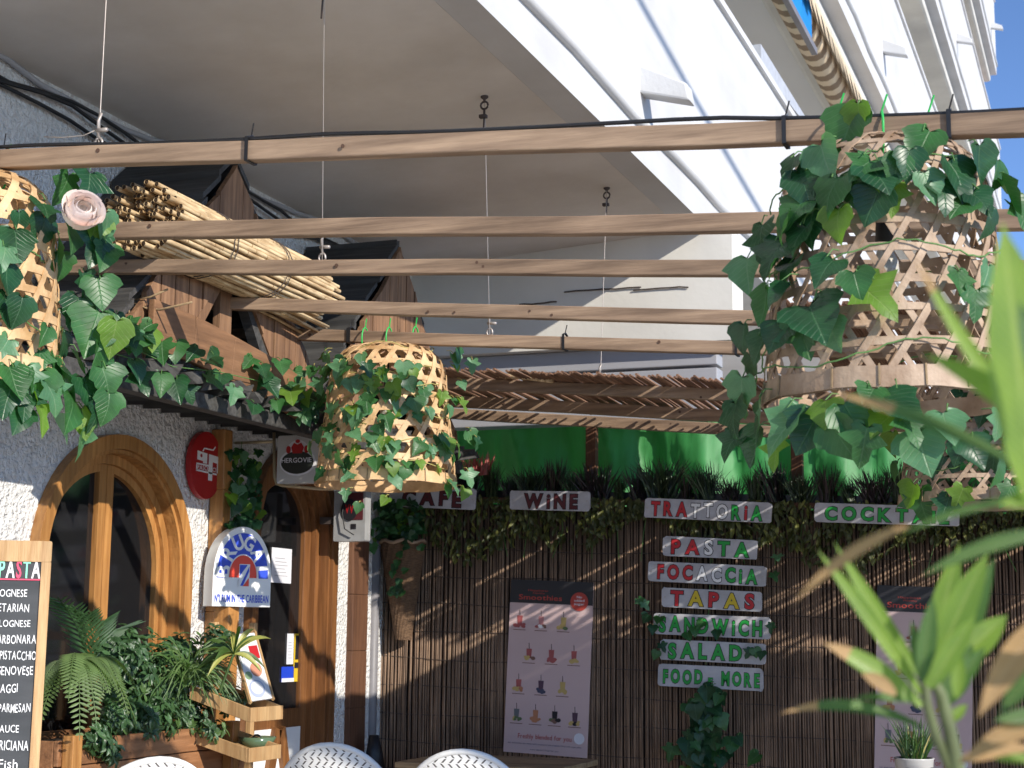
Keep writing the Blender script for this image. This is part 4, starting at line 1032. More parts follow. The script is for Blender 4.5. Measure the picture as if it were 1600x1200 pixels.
# ================================================================== PAINTED BOARDS
LET = [M_ink, M_redp, M_lw, M_greenp, M_yelp, M_maroon]
def px_frame(tl, tr, bl, Y):
    a = at(*tl, 1, Y); b = at(*tr, 1, Y); c = at(*bl, 1, Y)
    ex = (b-a).normalized(); n = Vector((0, -1, 0)); ey = n.cross(ex)
    return a, ex, ey, (b-a).length, abs((c-a).dot(ey))
def board(word, cols, tl, tr, bl, label, wl=0.09, wr=0.07, cap=0.68, notch=False, small=None, Yb=SY-0.10, wtext=None, seed=0):
    a, ex, ey, W, H = px_frame(tl, tr, bl, Yb); fr = Frame(a-ey*H, ex, ey); rr = random.Random(word)
    t = thing('painted_board', label, 'sign', fr.p(W/2, H/2), 'white painted menu boards')
    o = rrect(0, 0, W, H, H*0.16); o = [(x+rr.uniform(-.0025, .0025), y+rr.uniform(-.003, .003)) for x, y in o]
    m = MB(); put(m, fr, [o], 0.014); m.build('board', M_signw, t, bevel=0.002)
    m = MB(); cmap = {'k': 0, 'r': 1, 'w': 2, 'g': 3, 'y': 4, 'm': 5}; mats = [cmap[c] for c in cols]
    h = H*cap; y = (H-h)/2; tw = W*(1-wl-wr)
    def run(s, x0, hh, w_, mm):
        text(m, fr, s, x0, y, hh, w_, m=0, off=0.075, offs=0.05, z=0.0082, space=0.24, jitter=0.05)
        text(m, fr, s, x0, y, hh, w_, off=0.036, offs=0.05, z=0.0094, mats=mm, space=0.24, jitter=0.05)
    if small is None: run(word, W*wl, h, tw, mats)
    else:
        x = W*wl
        for s, hh, w_, gap, cc in small: run(s, x, H*hh, W*w_, [cmap[cc]]*len(s)); x += W*(w_+gap)
    m.build('lettering', LET, t)
    m = MB()
    for x in (0.02, W-0.02): m = MB(); m.tube([fr.p(x, H*0.5, 0.006), fr.p(x, H*0.5, 0.010)], 0.004, 8); m.build('screw', M_wire, t)
    return t
board('CAFE', 'mmmm', (610, 758), (745, 764), (610, 791), 'white board lettered CAFE in maroon below the middle basket', wl=0.16, wr=0.16)
board('WiNE', 'mmmm', (798, 766), (923, 768), (797, 796), 'white board lettered WiNE in maroon', wl=0.18, wr=0.15, cap=0.72)
board('TRATTORiA', 'rrrwwwgrg', (1008, 778), (1207, 786), (1008, 809), 'white board lettered TRATTORiA in red, white and green', wl=0.055, wr=0.07, cap=0.69)
board('COCKTAIL', 'gggggggg', (1273, 786), (1500, 793), (1273, 815), 'white board lettered COCKTAIL in green, part hidden by leaves', wl=0.075, wr=0.07, cap=0.69)
board('PASTA', 'rrwgg', (1037, 838), (1184, 844), (1036, 868), 'white board lettered PASTA at the top of the sign column', wl=0.09, wr=0.08, cap=0.72)
board('FOCACCiA', 'rrrwwggg', (1014, 877), (1198, 885), (1013, 908), 'white board lettered FOCACCiA in red, white and green', wl=0.08, wr=0.07, cap=0.69)
board('TAPAS', 'ryryr', (1035, 917), (1191, 925), (1034, 948), 'white board lettered TAPAS in red and yellow', wl=0.09, wr=0.07, cap=0.72)
board('SANDWiCH', 'gggggggg', (1022, 957), (1205, 965), (1021, 990), 'white board lettered SANDWiCH in green', wl=0.05, wr=0.07, cap=0.69)
board('SALAD', 'ggggg', (1032, 999), (1197, 1006), (1031, 1031), 'white board lettered SALAD in green', wl=0.08, wr=0.22, cap=0.72)
board('FOOD & MORE', 'g'*11, (1029, 1037), (1193, 1045), (1027, 1072), 'white board lettered FOOD E MORE in green at the foot of the sign column', wl=0.05, cap=0.6,
      small=[('FOOD', 0.58, 0.38, 0.055, 'g'), ('E', 0.30, 0.045, 0.08, 'g'), ('MORE', 0.58, 0.36, 0, 'g')])

# ================================================================== SMOOTHIE POSTERS
FRUIT = [mat('print_red', (0.351, 0.085, 0.085), 0.6), mat('print_pink', (0.453, 0.194, 0.194), 0.6), mat('print_yellow', (0.512, 0.368, 0.130), 0.6), mat('print_brown', (0.175, 0.088, 0.067), 0.6),
         mat('print_navy', (0.048, 0.056, 0.106), 0.6), mat('print_purple', (0.083, 0.039, 0.068), 0.6), mat('print_orange', (0.468, 0.201, 0.101), 0.6), mat('print_green', (0.101, 0.151, 0.058), 0.6), mat('print_grey', (0.13, 0.14, 0.15), 0.6), M_ink, M_lw]
def poster(tl, tr, bl, label, seed):
    a, ex, ey, W, H = px_frame(tl, tr, bl, SY-0.035); fr = Frame(a-ey*H, ex, ey)
    t = thing('smoothie_poster', label, 'poster', fr.p(W/2, 0), 'smoothie posters')
    m = MB(); put(m, fr, [[(0, 0), (W, 0), (W, H), (0, H)]], 0.006); m.build('panel', M_poster, t)
    hd_ = MB(); put(hd_, fr, [[(0, H*0.865), (W, H*0.865), (W, H), (0, H)]], 0.002, z=0.005); hd_.build('header', M_postdark, t)
    m = MB(); text(m, fr, 'Smoothies', W*0.11, H*0.885, H*0.030, W*0.52, off=0.012, z=0.0065)
    text(m, fr, 'Happiness', W*0.22, H*0.935, H*0.012, W*0.24, z=0.0065); text(m, fr, 'Healthy', W*0.28, H*0.920, H*0.010, W*0.14, z=0.0065)
    put(m, fr, [circ(W*0.84, H*0.885, W*0.105)], 0.002, z=0.0075)
    text(m, fr, 'Freshly blended for you', W*0.17, H*0.085, H*0.028, W*0.64, off=0.006, z=0.0045); m.build('red_print', M_postred, t)
    m = MB()
    for i, s in enumerate(('No', 'added', 'sugar')): text(m, fr, s, W*0.84, H*(0.905-0.020*i), H*0.014, W*(0.06 if i == 0 else 0.12), off=0.01, z=0.009, align='C')
    put(m, fr, [circ(W*0.90, H*0.105, W*0.062)], 0.002, z=0.0045); m.build('white_print', M_paper, t)
    m = MB(); rr = random.Random(4)
    rows = [(0.735, [(0.13, 0, [0, 0, 0]), (0.39, 1, [0, 10, 3]), (0.66, 2, [2, 2, 7])]), (0.545, [(0.26, 0, [2, 2, 3]), (0.53, 0, [0, 0, 0]), (0.80, 0, [2, 2, 2])]),
            (0.365, [(0.15, 0, [2, 2, 6]), (0.42, 5, [4, 4, 4]), (0.68, 2, [2, 2, 2])]), (0.195, [(0.14, 8, [2, 7, 7]), (0.37, 6, [6, 6, 6]), (0.60, 9, [7, 3, 9]), (0.84, 5, [2, 9, 2])])]
    for yy, items in rows:
        for xx, cc, fr_ in items:
            m = MB(); cx, cy = W*xx, H*yy; cw = W*0.033; chh = H*0.055
            put(m, fr, [[(cx-cw*0.78, cy), (cx+cw*0.78, cy), (cx+cw, cy+chh), (cx-cw, cy+chh)]], 0.001, z=0.0042, m=cc)
            put(m, fr, [[(cx-0.002, cy+chh), (cx+0.001, cy+chh), (cx-0.001, cy+chh*1.62), (cx-0.004, cy+chh*1.62)]], 0.001, z=0.0042, m=9)
            for q, c_ in enumerate(fr_):
                for w_ in range(3):
                    ox = (q-1)*cw*1.1+rr.uniform(-.6, .6)*cw; oy = rr.uniform(-0.006, 0.012)-0.004; ra = cw*rr.uniform(0.45, 0.85)
                    put(m, fr, [circ(cx+ox, cy+oy, ra, ra*rr.uniform(0.6, 0.9), 9)], 0.001, z=0.005+0.0002*(q*3+w_), m=c_)
            put(m, fr, [[(cx-W*0.075, cy-0.030), (cx+W*0.075, cy-0.030), (cx+W*0.075, cy-0.026), (cx-W*0.075, cy-0.026)]], 0.001, z=0.0042, m=3)
            m.build('drink_picture', FRUIT, t)
    m = MB(); text(m, fr, 'our smoothies are made with a blend of the freshest fruit and vegetables', W*0.05, H*0.052, H*0.009, W*0.88, z=0.0045, m=4)
    text(m, fr, 'www blended fresh for you', W*0.32, H*0.020, H*0.010, W*0.34, z=0.0045, m=4)
    m.build('small_print', FRUIT, t)
poster((799, 905), (928, 910), (797, 1175), 'pink smoothie poster with dark header left of the sign column', 1)
poster((1371, 914), (1521, 920), (1371, 1215), 'pink smoothie poster part hidden by foreground leaves at the right', 2)

# wicker wall cone with plants
a = at(620, 850, 1, 8.86); wk = thing('wicker_wall_planter', 'brown tapered wicker wall basket hung on the left end of the reed screen', 'wall basket', (a.x, 8.86, a.z-0.6))
m = MB(); zt = at(620, 846, 1, 8.86).z; zb_ = at(620, 1000, 1, 8.86).z; n = 20; rows = 12
for i in range(rows+1):
    q = i/rows; w_ = 0.05+(0.15-0.05)*q; d_ = 0.06+0.07*q
    for j in range(n+1):
        an = math.pi*j/n; m.v.append(Vector((a.x-math.cos(an)*w_+0.02*(1-q), 8.95-math.sin(an)*d_*(1+0.05*((i+j) % 2)), zb_+(zt-zb_)*q)))
for i in range(rows):
    for j in range(n): q = i*(n+1)+j; m.f.append([q, q+1, q+n+2, q+n+1]); m.m.append(0)
m.build('cone', M_wicker, wk)
m = MB(); m.tube([(a.x-math.cos(math.pi*j/16)*0.15, 8.95-math.sin(math.pi*j/16)*0.138, zt+0.01*math.sin(j*1.4)) for j in range(17)], 0.011, 7); m.build('rim', M_weave2, wk, smooth=True)
m = MB(); rr = random.Random(77)
for k in range(120):
    p = Vector((a.x+rr.uniform(-.15, .17), 8.88+rr.uniform(-.1, .06), zt+rr.uniform(-0.04, 0.24))); leaf(m, p, Vector((0, -1, 0.4))+rv(rr, .7), rv(rr), rr.uniform(0.04, 0.075), rr.choices((0, 1, 3), (5, 3, 0.8))[0], rnd=rr)
for k in range(14): p = at(rr.uniform(610, 635), rr.uniform(850, 930), 1, 8.80); leaf(m, p, (0, -1, 0.3), rv(rr)+Vector((0, 0, -1)), 0.05, rr.choice((0, 1)), rnd=rr)
m.build('foliage', LEAVES, wk)

# ================================================================== SIGNS ON THE FACADE
# red oval
c = at(319, 727, 0, FX+0.03); t = thing('oval_sign', 'red oval coffee sign with white emblem on the stucco', 'sign', c)
fr = Frame(c, (0, 1, 0), (0, 0, 1)); eh = abs((at(319, 674, 0, FX+0.03)-at(319, 780, 0, FX+0.03)).z)/2; ew = (at(344, 727, 0, FX+0.03)-at(294, 727, 0, FX+0.03)).y/2
m = MB(); put(m, fr, [circ(0, 0, ew, eh, 40)], 0.03); m.build('plate', M_ovalred, t, bevel=0.005)
m = MB(); z = 0.017
def poly(*pts): put(m, fr, [[(x*ew, y*eh) for x, y in pts]], 0.002, z=z)
poly((-0.62, 0.38), (-0.02, 0.34), (-0.02, 0.04), (-0.25, 0.04), (-0.25, 0.10), (-0.62, 0.12))
poly((0.10, 0.34), (0.10, -0.44), (0.34, -0.44), (0.34, 0.12), (0.62, 0.10), (0.62, -0.18), (0.90, -0.20), (0.90, 0.20), (0.78, 0.30))
poly((-0.66, 0.02), (0.10, 0.02), (0.10, -0.03), (-0.66, -0.02)); poly((-0.66, -0.17), (0.62, -0.20), (0.62, -0.25), (-0.66, -0.22))
poly((-0.66, 0.0), (-0.62, 0.0), (-0.62, -0.2), (-0.66, -0.2))
poly((-0.22, 0.50), (0.34, 0.50), (0.46, 0.60), (0.50, 0.58), (0.36, 0.46), (-0.20, 0.46), (-0.28, 0.38), (-0.32, 0.40))
text(m, fr, 'PASCUCCI', -0.58*ew, -0.16*eh, 0.13*eh, 1.14*ew, z=0.0165, off=0.01)
m.build('emblem', M_lw, t)
m = MB(); z = 0.0185; put(m, fr, [circ(-0.40*ew, 0.25*eh, 0.06*ew)], 0.002, z=0.0185); m.build('eye', M_ovalred, t)
# arched rum sign
cc = at(371, 947, 0, -4.07); fdir = Vector((-cc.x, -cc.y, 0)).normalized()
ang = math.atan2(fdir.y, fdir.x)+R(27); n = Vector((math.cos(ang), math.sin(ang), 0)); ex = Vector((0, 0, 1)).cross(n)
rx0 = at_plane(331, 947, cc, n); rx1 = at_plane(422, 947, cc, n); W = (rx1-rx0).dot(ex); H = at_plane(377, 822, cc, n).z-cc.z
fr = Frame(rx0, ex, (0, 0, 1)); t = thing('rum_lightbox', 'white arched light box with blue and red rum emblem beside the window', 'sign', rx0)
SP_ = H*0.36; out = [(0, 0), (W, 0)]+[(W/2+W/2*math.cos(math.pi*k/26), SP_+(H-SP_)*max(0, math.sin(math.pi*k/26))**0.92) for k in range(27)]
D_ = 0.10
m = MB(); put(m, fr, [out], D_, z=-D_/2); m.build('box', M_plastic, t, bevel=0.008)
inn = lambda kx, ky, y0: [(W/2+kx*math.cos(math.pi*k/26), y0+ky*max(0, math.sin(math.pi*k/26))**0.92) for k in range(27)]
m = MB(); put(m, fr, [inn(W*0.44, H*0.565, H*0.355)], 0.002, z=0.002); m.build('blue_field', M_blue, t)
m = MB(); put(m, fr, [inn(W*0.25, H*0.30, H*0.355)], 0.002, z=0.0035); put(m, fr, [[(W*.40, H*.352), (W*.60, H*.352), (W*.60, H*.362), (W*.40, H*.362)]], 0.002, z=0.003)
m.build('white_border', M_lw, t)
m = MB(); put(m, fr, [inn(W*0.235, H*0.28, H*0.36)], 0.002, z=0.005)
put(m, fr, [[(W*.50, H*.255), (W*.60, H*.255), (W*.60, H*.36)]], 0.002, z=0.0085); m.build('red_field', M_signred, t)
m = MB(); put(m, fr, [[(W*.425, H*.245), (W*.605, H*.245), (W*.615, H*.53), (W*.435, H*.53)]], 0.002, z=0.0065)
for i, ch in enumerate('BRUGAL'):
    q = R(172-i*(164/5)); px_ = W/2+W*0.335*math.cos(q); py_ = H*0.375+H*0.435*math.sin(q)
    tang = Vector((W*0.335*math.sin(q), -H*0.435*math.cos(q))); tang.normalize(); f2 = Frame(fr.p(px_, py_), fr.x*tang.x+fr.y*tang.y, fr.x*-tang.y+fr.y*tang.x)
    text(m, f2, ch, 0, -H*0.085, H*0.185, W*0.165, off=0.03, z=0.0045, align='C')
m.build('white_letters', M_lw, t)
m = MB(); put(m, fr, [[(W*.44, H*.38), (W*.44, H*.52), (W*.57, H*.52)]], 0.002, z=0.0085)
put(m, fr, [[(W*.455, H*.26), (W*.50, H*.26), (W*.60, H*.44), (W*.60, H*.50)]], 0.002, z=0.0082)
text(m, fr, 'N°1 RUM IN THE CARIBBEAN', W*0.04, H*0.055, H*0.095, W*0.92, off=0.018, z=0.0025, space=0.13); m.build('blue_print', M_blue, t)
m = MB(); a = fr.p(W*0.36, 0, -0.07); m.box((a.x-0.045, a.y-0.05, GZ), (a.x+0.045, a.y+0.05, a.z-0.001))
tag(m.build('sign_post', M_orange, bevel=0.006), 'square pine post carrying the arched rum sign', 'post')
# projecting crest sign on a brass bracket
Yb = 7.15; a = at(438, 682, 1, Yb); b = at(506, 755, 1, Yb); fr = Frame((a.x, Yb, b.z), (1, 0, 0), (0, 0, 1)); W = b.x-a.x; H = a.z-b.z
t = thing('crest_sign', 'grey projecting beer sign with crest, hung on a brass bracket by the door', 'sign', (a.x, Yb, a.z))
m = MB(); put(m, fr, [rrect(0, 0, W, H, 0.012)], 0.05); m.build('panel', mat('grey_panel', (0.50, 0.50, 0.49), 0.5), t, bevel=0.004)
m = MB(); put(m, fr, [circ(W*0.46, H*0.44, W*0.40, H*0.28, 28)], 0.003, z=0.026); put(m, fr, [circ(W*0.46, H*0.68, W*0.24, H*0.22, 20)], 0.003, z=0.0262)
text(m, fr, 'HERGOVIE', W*0.12, H*0.43, H*0.10, W*0.66, z=0.0335, off=0.01); m.build('pale_print', M_paper, t)
m = MB(); put(m, fr, [circ(W*0.46, H*0.43, W*0.36, H*0.235, 28)], 0.003, z=0.0295); m.build('dark_oval', mat('crest_dark', (0.02, 0.025, 0.02), 0.5), t)
m = MB(); put(m, fr, [[(W*.36, H*.62), (W*.56, H*.62), (W*.60, H*.74), (W*.54, H*.84), (W*.46, H*.80), (W*.38, H*.84), (W*.32, H*.74)]], 0.003, z=0.031)
for s in (-1, 1): put(m, fr, [circ(W*(0.46+s*0.20), H*0.70, W*0.05, H*0.08, 10)], 0.003, z=0.031)
put(m, fr, [circ(W*0.46, H*0.87, W*0.05, H*0.04, 10)], 0.003, z=0.031); m.build('red_crest', M_ovalred, t)
m = MB(); q = lambda px, py: at(px, py, 1, Yb)
m.tube([q(428, 676), q(429, 745), q(432, 756), q(442, 759), q(500, 764), q(520, 764), q(523, 758)], 0.008, 8); m.tube([q(462, 752), q(462, 762)], 0.005, 6)
m.tube([(FX+0.012, Yb, q(428, 690).z), (q(428, 690).x, Yb, q(428, 690).z)], 0.008, 8); m.build('bracket', M_gold, t, smooth=True)
# small light box at the corner
Yb = 8.15; a = at(527, 768, 1, Yb); b = at(574, 846, 1, Yb); fr = Frame((a.x, Yb, b.z), (1, 0, 0), (0, 0, 1)); W = b.x-a.x; H = a.z-b.z
t = thing('corner_lightbox', 'grey white light box with a red emblem at the corner of the wall', 'sign', (a.x, Yb, a.z))
m = MB(); put(m, fr, [rrect(0, 0, W, H, 0.01)], 0.07); m.build('box', mat('grey_plastic', (0.36, 0.36, 0.36), 0.5, var=0.2, scale=14), t, bevel=0.004)
m = MB(); put(m, fr, [[(W*.45, H*.42), (W*.93, H*.42), (W*.93, H*.96), (W*.45, H*.96)]], 0.003, z=0.037); m.build('red_patch', M_maroon, t)
m = MB(); put(m, fr, [circ(W*.5, H*.62, W*.26, H*.22, 20)], 0.003, z=0.040); put(m, fr, [[(W*.56, H*.24), (W*.72, H*.24), (W*.72, H*.34), (W*.56, H*.34)]], 0.003, z=0.037); m.build('dark_print', M_ink, t)
m = MB(); text(m, fr, 'VV', W*.38, H*.55, H*.18, W*.26, z=0.0425, off=0.02); m.build('monogram', M_ovalred, t)
m = MB(); m.tube([fr.p(W*.4, H*1.0, 0.05), fr.p(W*.33, H*.55, 0.06), fr.p(W*.42, H*.24, 0.06), fr.p(W*.7, H*.12, 0.055)], 0.004, 6); m.build('lead', M_blackp, t, smooth=True)
m = MB(); m.box((FX, Yb-0.02, b.z+0.1), (a.x+0.01, Yb+0.02, b.z+0.14)); m.build('arm', M_iron, t)
# wall lantern shadowed under the canopy between the posts

# ================================================================== CHALKBOARD
ca = R(33); n = Vector((math.sin(ca), -math.cos(ca), 0)); ex = Vector((math.cos(ca), math.sin(ca), 0)); P0 = at(82, 846, 1, 4.35)
ey = Vector((0, 0, 1)); tilt = R(4); ey = (ey-n*math.tan(tilt)).normalized()
nn = ex.cross(ey)
fr = Frame(P0-ex*0.62-ey*1.62, ex, ey); BW, BH_ = 0.62, 1.62
t = thing('chalkboard_stand', 'pine framed chalkboard listing pasta dishes in white chalk', 'chalkboard', fr.p(BW/2, 0))
fwid = 0.030
m = MB(); put(m, fr, [rrect(0, BH_-0.068, BW, BH_, 0.006)], 0.014); put(m, fr, [[(0, 0.0), (BW, 0.0), (BW, 0.07), (0, 0.07)]], 0.014)
for x in (0, BW-fwid): put(m, fr, [[(x, 0.0705), (x+fwid, 0.0705), (x+fwid, BH_-0.0685), (x, BH_-0.0685)]], 0.014)
m.build('frame', M_pine, t, bevel=0.004)
m = MB(); put(m, fr, [[(fwid, 0.07), (BW-fwid, 0.07), (BW-fwid, BH_-0.068), (fwid, BH_-0.068)]], 0.012, z=-0.006); m.build('slate', M_chalk, t)
def cp(px, py):
    p = at_plane(px, py, fr.O+fr.n*0.003, fr.n)-fr.O; return p.dot(fr.x), p.dot(fr.y)
CH = [M_chalkw, M_chalkg, M_chalkr]; m = MB()
x1, y1 = cp(62, 903); hh = cp(62, 875)[1]-y1
text(m, fr, 'PASTA', x1, y1, hh, x1-cp(-2, 903)[0], mats=[1, 0, 2, 1, 0], off=0.025, z=0.0035, align='R', space=0.16)
for s, xr, yb, ht in (('BOLOGNESE', 46, 933, 12), ('VEGETARIAN', 49, 956, 13), ('BOLOGNESE', 51, 980, 11), ('CARBONARA', 60, 1006, 14), ('BURRATA PISTACCHIO', 60, 1031, 14), ('GENOVESE', 55, 1055, 14), ('FORMAGGI', 31, 1082, 14), ('TARTUFO PARMESAN', 51, 1113, 14), ('SAUCE', 33, 1145, 12), ('AMATRICIANA', 48, 1172, 16), ('Fish', 31, 1201, 15)):
    xr -= 4; x1, y1 = cp(xr, yb); ht_ = cp(xr, yb-ht)[1]-y1
    pxw = (cp(xr, yb)[0]-cp(xr-10, yb)[0])/10
    per = {'BURRATA PISTACCHIO': 5.9, 'TARTUFO PARMESAN': 6.2, 'CARBONARA': 7.6, 'VEGETARIAN': 7.0, 'Fish': 7.5}.get(s, 7.2)
    text(m, fr, s, x1, y1, ht_, pxw*per*len(s), off=0.004, z=0.0035, align='R', space=0.12, jitter=0.07)
a = cp(66, 907); b = cp(-30, 907)
put(m, fr, [[(b[0], a[1]), (a[0], a[1]), (a[0], a[1]+0.004), (b[0], a[1]+0.004)]], 0.001, z=0.0035, m=2)
a = cp(65, 907); b = cp(57, 1085); c_ = cp(50, 1215)
for (p, q, mm) in ((a, b, 1), (b, c_, 2)):
    put(m, fr, [[(p[0]-0.002, p[1]), (p[0]+0.002, p[1]), (q[0]+0.002, q[1]), (q[0]-0.002, q[1])]], 0.001, z=0.0035, m=mm)
m.build('chalk_writing', CH, t)
m = MB()
for x in (0.03, BW-0.03):
    p = fr.p(x, BH_*0.94, -0.03); q = p-n*0.45; q.z = GZ; m.bar(p, q, 0.04, 0.025, ex)
m.build('rear_leg', M_pine, t)

# ================================================================== WINDOW PLANTER
pl = thing('window_planter', 'long pine planter box on legs below the arched window', 'planter', (-3.95, 5.75, GZ))
px0, px1, y0, y1, zt_ = -4.16, -3.75, 5.12, 6.34, -0.415
m = MB()
for k in range(2): m.box((px1-0.022, y0, zt_-0.10*(k+1)+0.004), (px1, y1, zt_-0.10*k)); m.box((px0, y0, zt_-0.10*(k+1)+0.004), (px0+0.022, y1, zt_-0.10*k))
for y in (y0, y1-0.022): m.box((px0+0.023, y, zt_-0.196), (px1-0.023, y+0.022, zt_-0.002))
m.build('box', M_planter, pl, bevel=0.004)
m = MB(); m.box((px0+0.023, y0+0.023, zt_-0.19), (px1-0.023, y1-0.023, zt_-0.03)); m.build('soil', mat('potting_soil', (0.03, 0.02, 0.014), 0.95, var=0.4, scale=40), pl)
for x in (px0+0.03, px1+0.001):
    for y in (y0+0.02, y1-0.04):
        m = MB(); m.box((x, y, GZ), (x+0.05, y+0.06, zt_+0.02)); m.build('leg', M_orange, pl, bevel=0.004)
m = MB(); m.box((px1+0.002, y0+0.1, zt_-0.29), (px1+0.02, y1-0.05, zt_-0.225)); m.build('rail', M_planter, pl, bevel=0.004)
def plant(name, label, loc, fill, mats, cat='plant', smooth=False):
    t = thing(name, label, cat, loc); m = MB(); fill(m); m.build('foliage', mats, t, smooth=smooth); return t
def spray_leaves(m, c, rad, n, sz, rr, shape=LAN, w=(5, 3, 1), up=0.3, cluster=9):
    """small leaves in whorls on short shoots"""
    for k in range(n//cluster):
        d = rv(rr); d.normalize(); rr_ = rr.random()**0.4; p = Vector(c)+Vector((d.x*rad[0], d.y*rad[1], d.z*rad[2]))*rr_
        ax = (d+Vector((0.3, -0.3, up))).normalized(); q = k
        mi = rr.choices((0, 1, 2)[:len(w)], w)[0]
        for j in range(cluster):
            an = j*2.4; s1 = ax.cross(Vector((0.2, 0.9, 0.3))).normalized(); s2 = ax.cross(s1); rd = s1*math.cos(an)+s2*math.sin(an)
            tip = rd*0.8+ax*rr.uniform(0.0, 0.9); leaf(m, p-ax*0.012*(j % 4)+rd*sz*0.35, ax+rv(rr, .25), tip, sz*rr.uniform(.7, 1.15), mi, shape, rnd=rr)
def fern(m, base, n, ln, rr, dirs, wd=0.055, pin=26, mi=0):
    for k in range(n):
        an = rr.uniform(*dirs); L_ = ln*rr.uniform(0.7, 1.1); out = Vector((math.cos(an), math.sin(an), 0)); pts = []
        up_ = rr.uniform(0.3, 1.0)
        for i in range(pin+1):
            u = i/pin; pts.append(Vector(base)+out*(L_*0.75*u)+Vector((0, 0, L_*(up_*u-1.25*u*u))))
        m.tube(pts, 0.0018, 4, mi)
        sd = out.cross(Vector((0, 0, 1)))
        for i in range(2, pin):
            u = i/pin; w_ = wd*math.sin(math.pi*(0.1+0.88*u))**0.7; tg = (pts[i+1]-pts[i-1]).normalized()
            for s in (-1, 1): frond_leaf(m, pts[i], pts[i]+sd*(s*w_)+tg*w_*0.3-Vector((0, 0, w_*0.2)), 0.011, seg=3, m=mi, nrm=tg.cross(sd*s))
rr = random.Random(90)
def P3(px, py, x=-3.9): return at(px, py, 0, x)
plant('fern', 'arching fern at the left end of the planter', P3(115, 1100), lambda m: (fern(m, P3(118, 1040, -3.78), 10, 0.31, rr, (-2.6, 0.9)), fern(m, P3(140, 1040, -3.85), 6, 0.27, rr, (-1.5, 1.5))), [M_fern])
def palm(m):
    for k in range(7):
        b = P3(150, 1060, -3.95); an = R(60+k*16); tipd = Vector((0.05, -0.35+0.10*k, 0.48-0.03*k)); pts = [b+tipd*u+Vector((0, 0, -0.16*u*u)) for u in [i/14 for i in range(15)]]
        m.tube(pts, 0.003, 4)
        for i in range(3, 14):
            tg = (pts[i+1]-pts[i-1]).normalized()
            for s in (-1, 1): frond_leaf(m, pts[i], pts[i]+tg*0.09+Vector((0.03*s, s*0.07, -0.02)), 0.010, seg=4, nrm=(1, -0.3, 0.4))
plant('palm_seedling', 'feathery palm fronds rising in front of the left window pane', P3(150, 1060), palm, [M_bush])
def bush1(m):
    for c, r_, n_ in ((P3(200, 1045), (0.15, 0.24, 0.19), 1200), (P3(265, 1060), (0.15, 0.22, 0.20), 1200), (P3(180, 1120, -3.78), (0.10, 0.12, 0.09), 300), (P3(290, 1030), (0.10, 0.10, 0.16), 330), (P3(235, 1125, -3.78), (0.10, 0.22, 0.10), 420), (P3(150, 1150, -3.72), (0.06, 0.09, 0.06), 140)):
        spray_leaves(m, c, r_, n_, 0.048, rr)
plant('leafy_bush', 'dense dark green bush filling the middle of the planter', P3(230, 1100), bush1, [M_bush, mat('bush_leaf_b', (0.07, 0.15, 0.055), 0.4, var=0.4, scale=25, trans=0.15), M_bushl])
def bush2(m):
    for c, r_, n_ in ((P3(300, 1110, -3.8), (0.10, 0.16, 0.15), 480), (P3(345, 1005, -3.75), (0.09, 0.12, 0.10), 300), (P3(365, 1090, -3.66), (0.08, 0.10, 0.10), 260), (P3(330, 1140, -3.7), (0.08, 0.12, 0.05), 170), (P3(160, 1165, -3.72), (0.05, 0.07, 0.06), 130), (P3(175, 1175, -3.70), (0.05, 0.05, 0.05), 90)):
        spray_leaves(m, c, r_, n_, 0.040, rr, w=(3, 4, 2))
plant('small_leaved_shrub', 'small leaved shrub spilling over the right end of the planter', P3(320, 1110), bush2, [M_bush, mat('bush_leaf_c', (0.08, 0.155, 0.075), 0.45, var=0.4, scale=25, trans=0.15), M_bushl])
def grass(m):
    for k in range(120):
        b = P3(300+rr.uniform(-14, 14), 1060+rr.uniform(-15, 15), -3.75); an = rr.uniform(-2.2, 1.4); L_ = rr.uniform(0.18, 0.34); tip = b+Vector((math.cos(an)*L_*.6, math.sin(an)*L_*.8, rr.uniform(-0.14, 0.16)))
        frond_leaf(m, b, tip, rr.uniform(0.006, 0.012), sag=0.28, seg=7, m=rr.choice((0, 0, 1)), nrm=(1, -.5, .3), prof=lambda u: (1-u)**0.5)
plant('grassy_plant', 'light green grassy plant arching out of the right half of the planter', P3(300, 1060), grass, [M_bushl, M_fern])
def dracaena(m):
    b = P3(365, 1022, -3.55)
    for k in range(26):
        an = rr.uniform(0, 6.28); L_ = rr.uniform(0.13, 0.22); tip = b+Vector((math.cos(an)*L_*.8, math.sin(an)*L_*.8, rr.uniform(-0.10, 0.12)))
        frond_leaf(m, b, tip, 0.024, sag=0.18, seg=7, m=0 if k % 3 else 1, nrm=(0.6, -.6, .6))
    m.tube([b, b+Vector((-0.05, -0.02, -0.16))], 0.006, 6, 0)
plant('spiky_rosette', 'yellow striped spiky rosette in front of the menu stand', P3(365, 1022, -3.55), dracaena, [mat('rosette_green', (0.07, 0.13, 0.03), 0.4, var=0.3, scale=20, trans=0.2), mat('rosette_yellow', (0.36, 0.36, 0.09), 0.45, trans=0.2)])

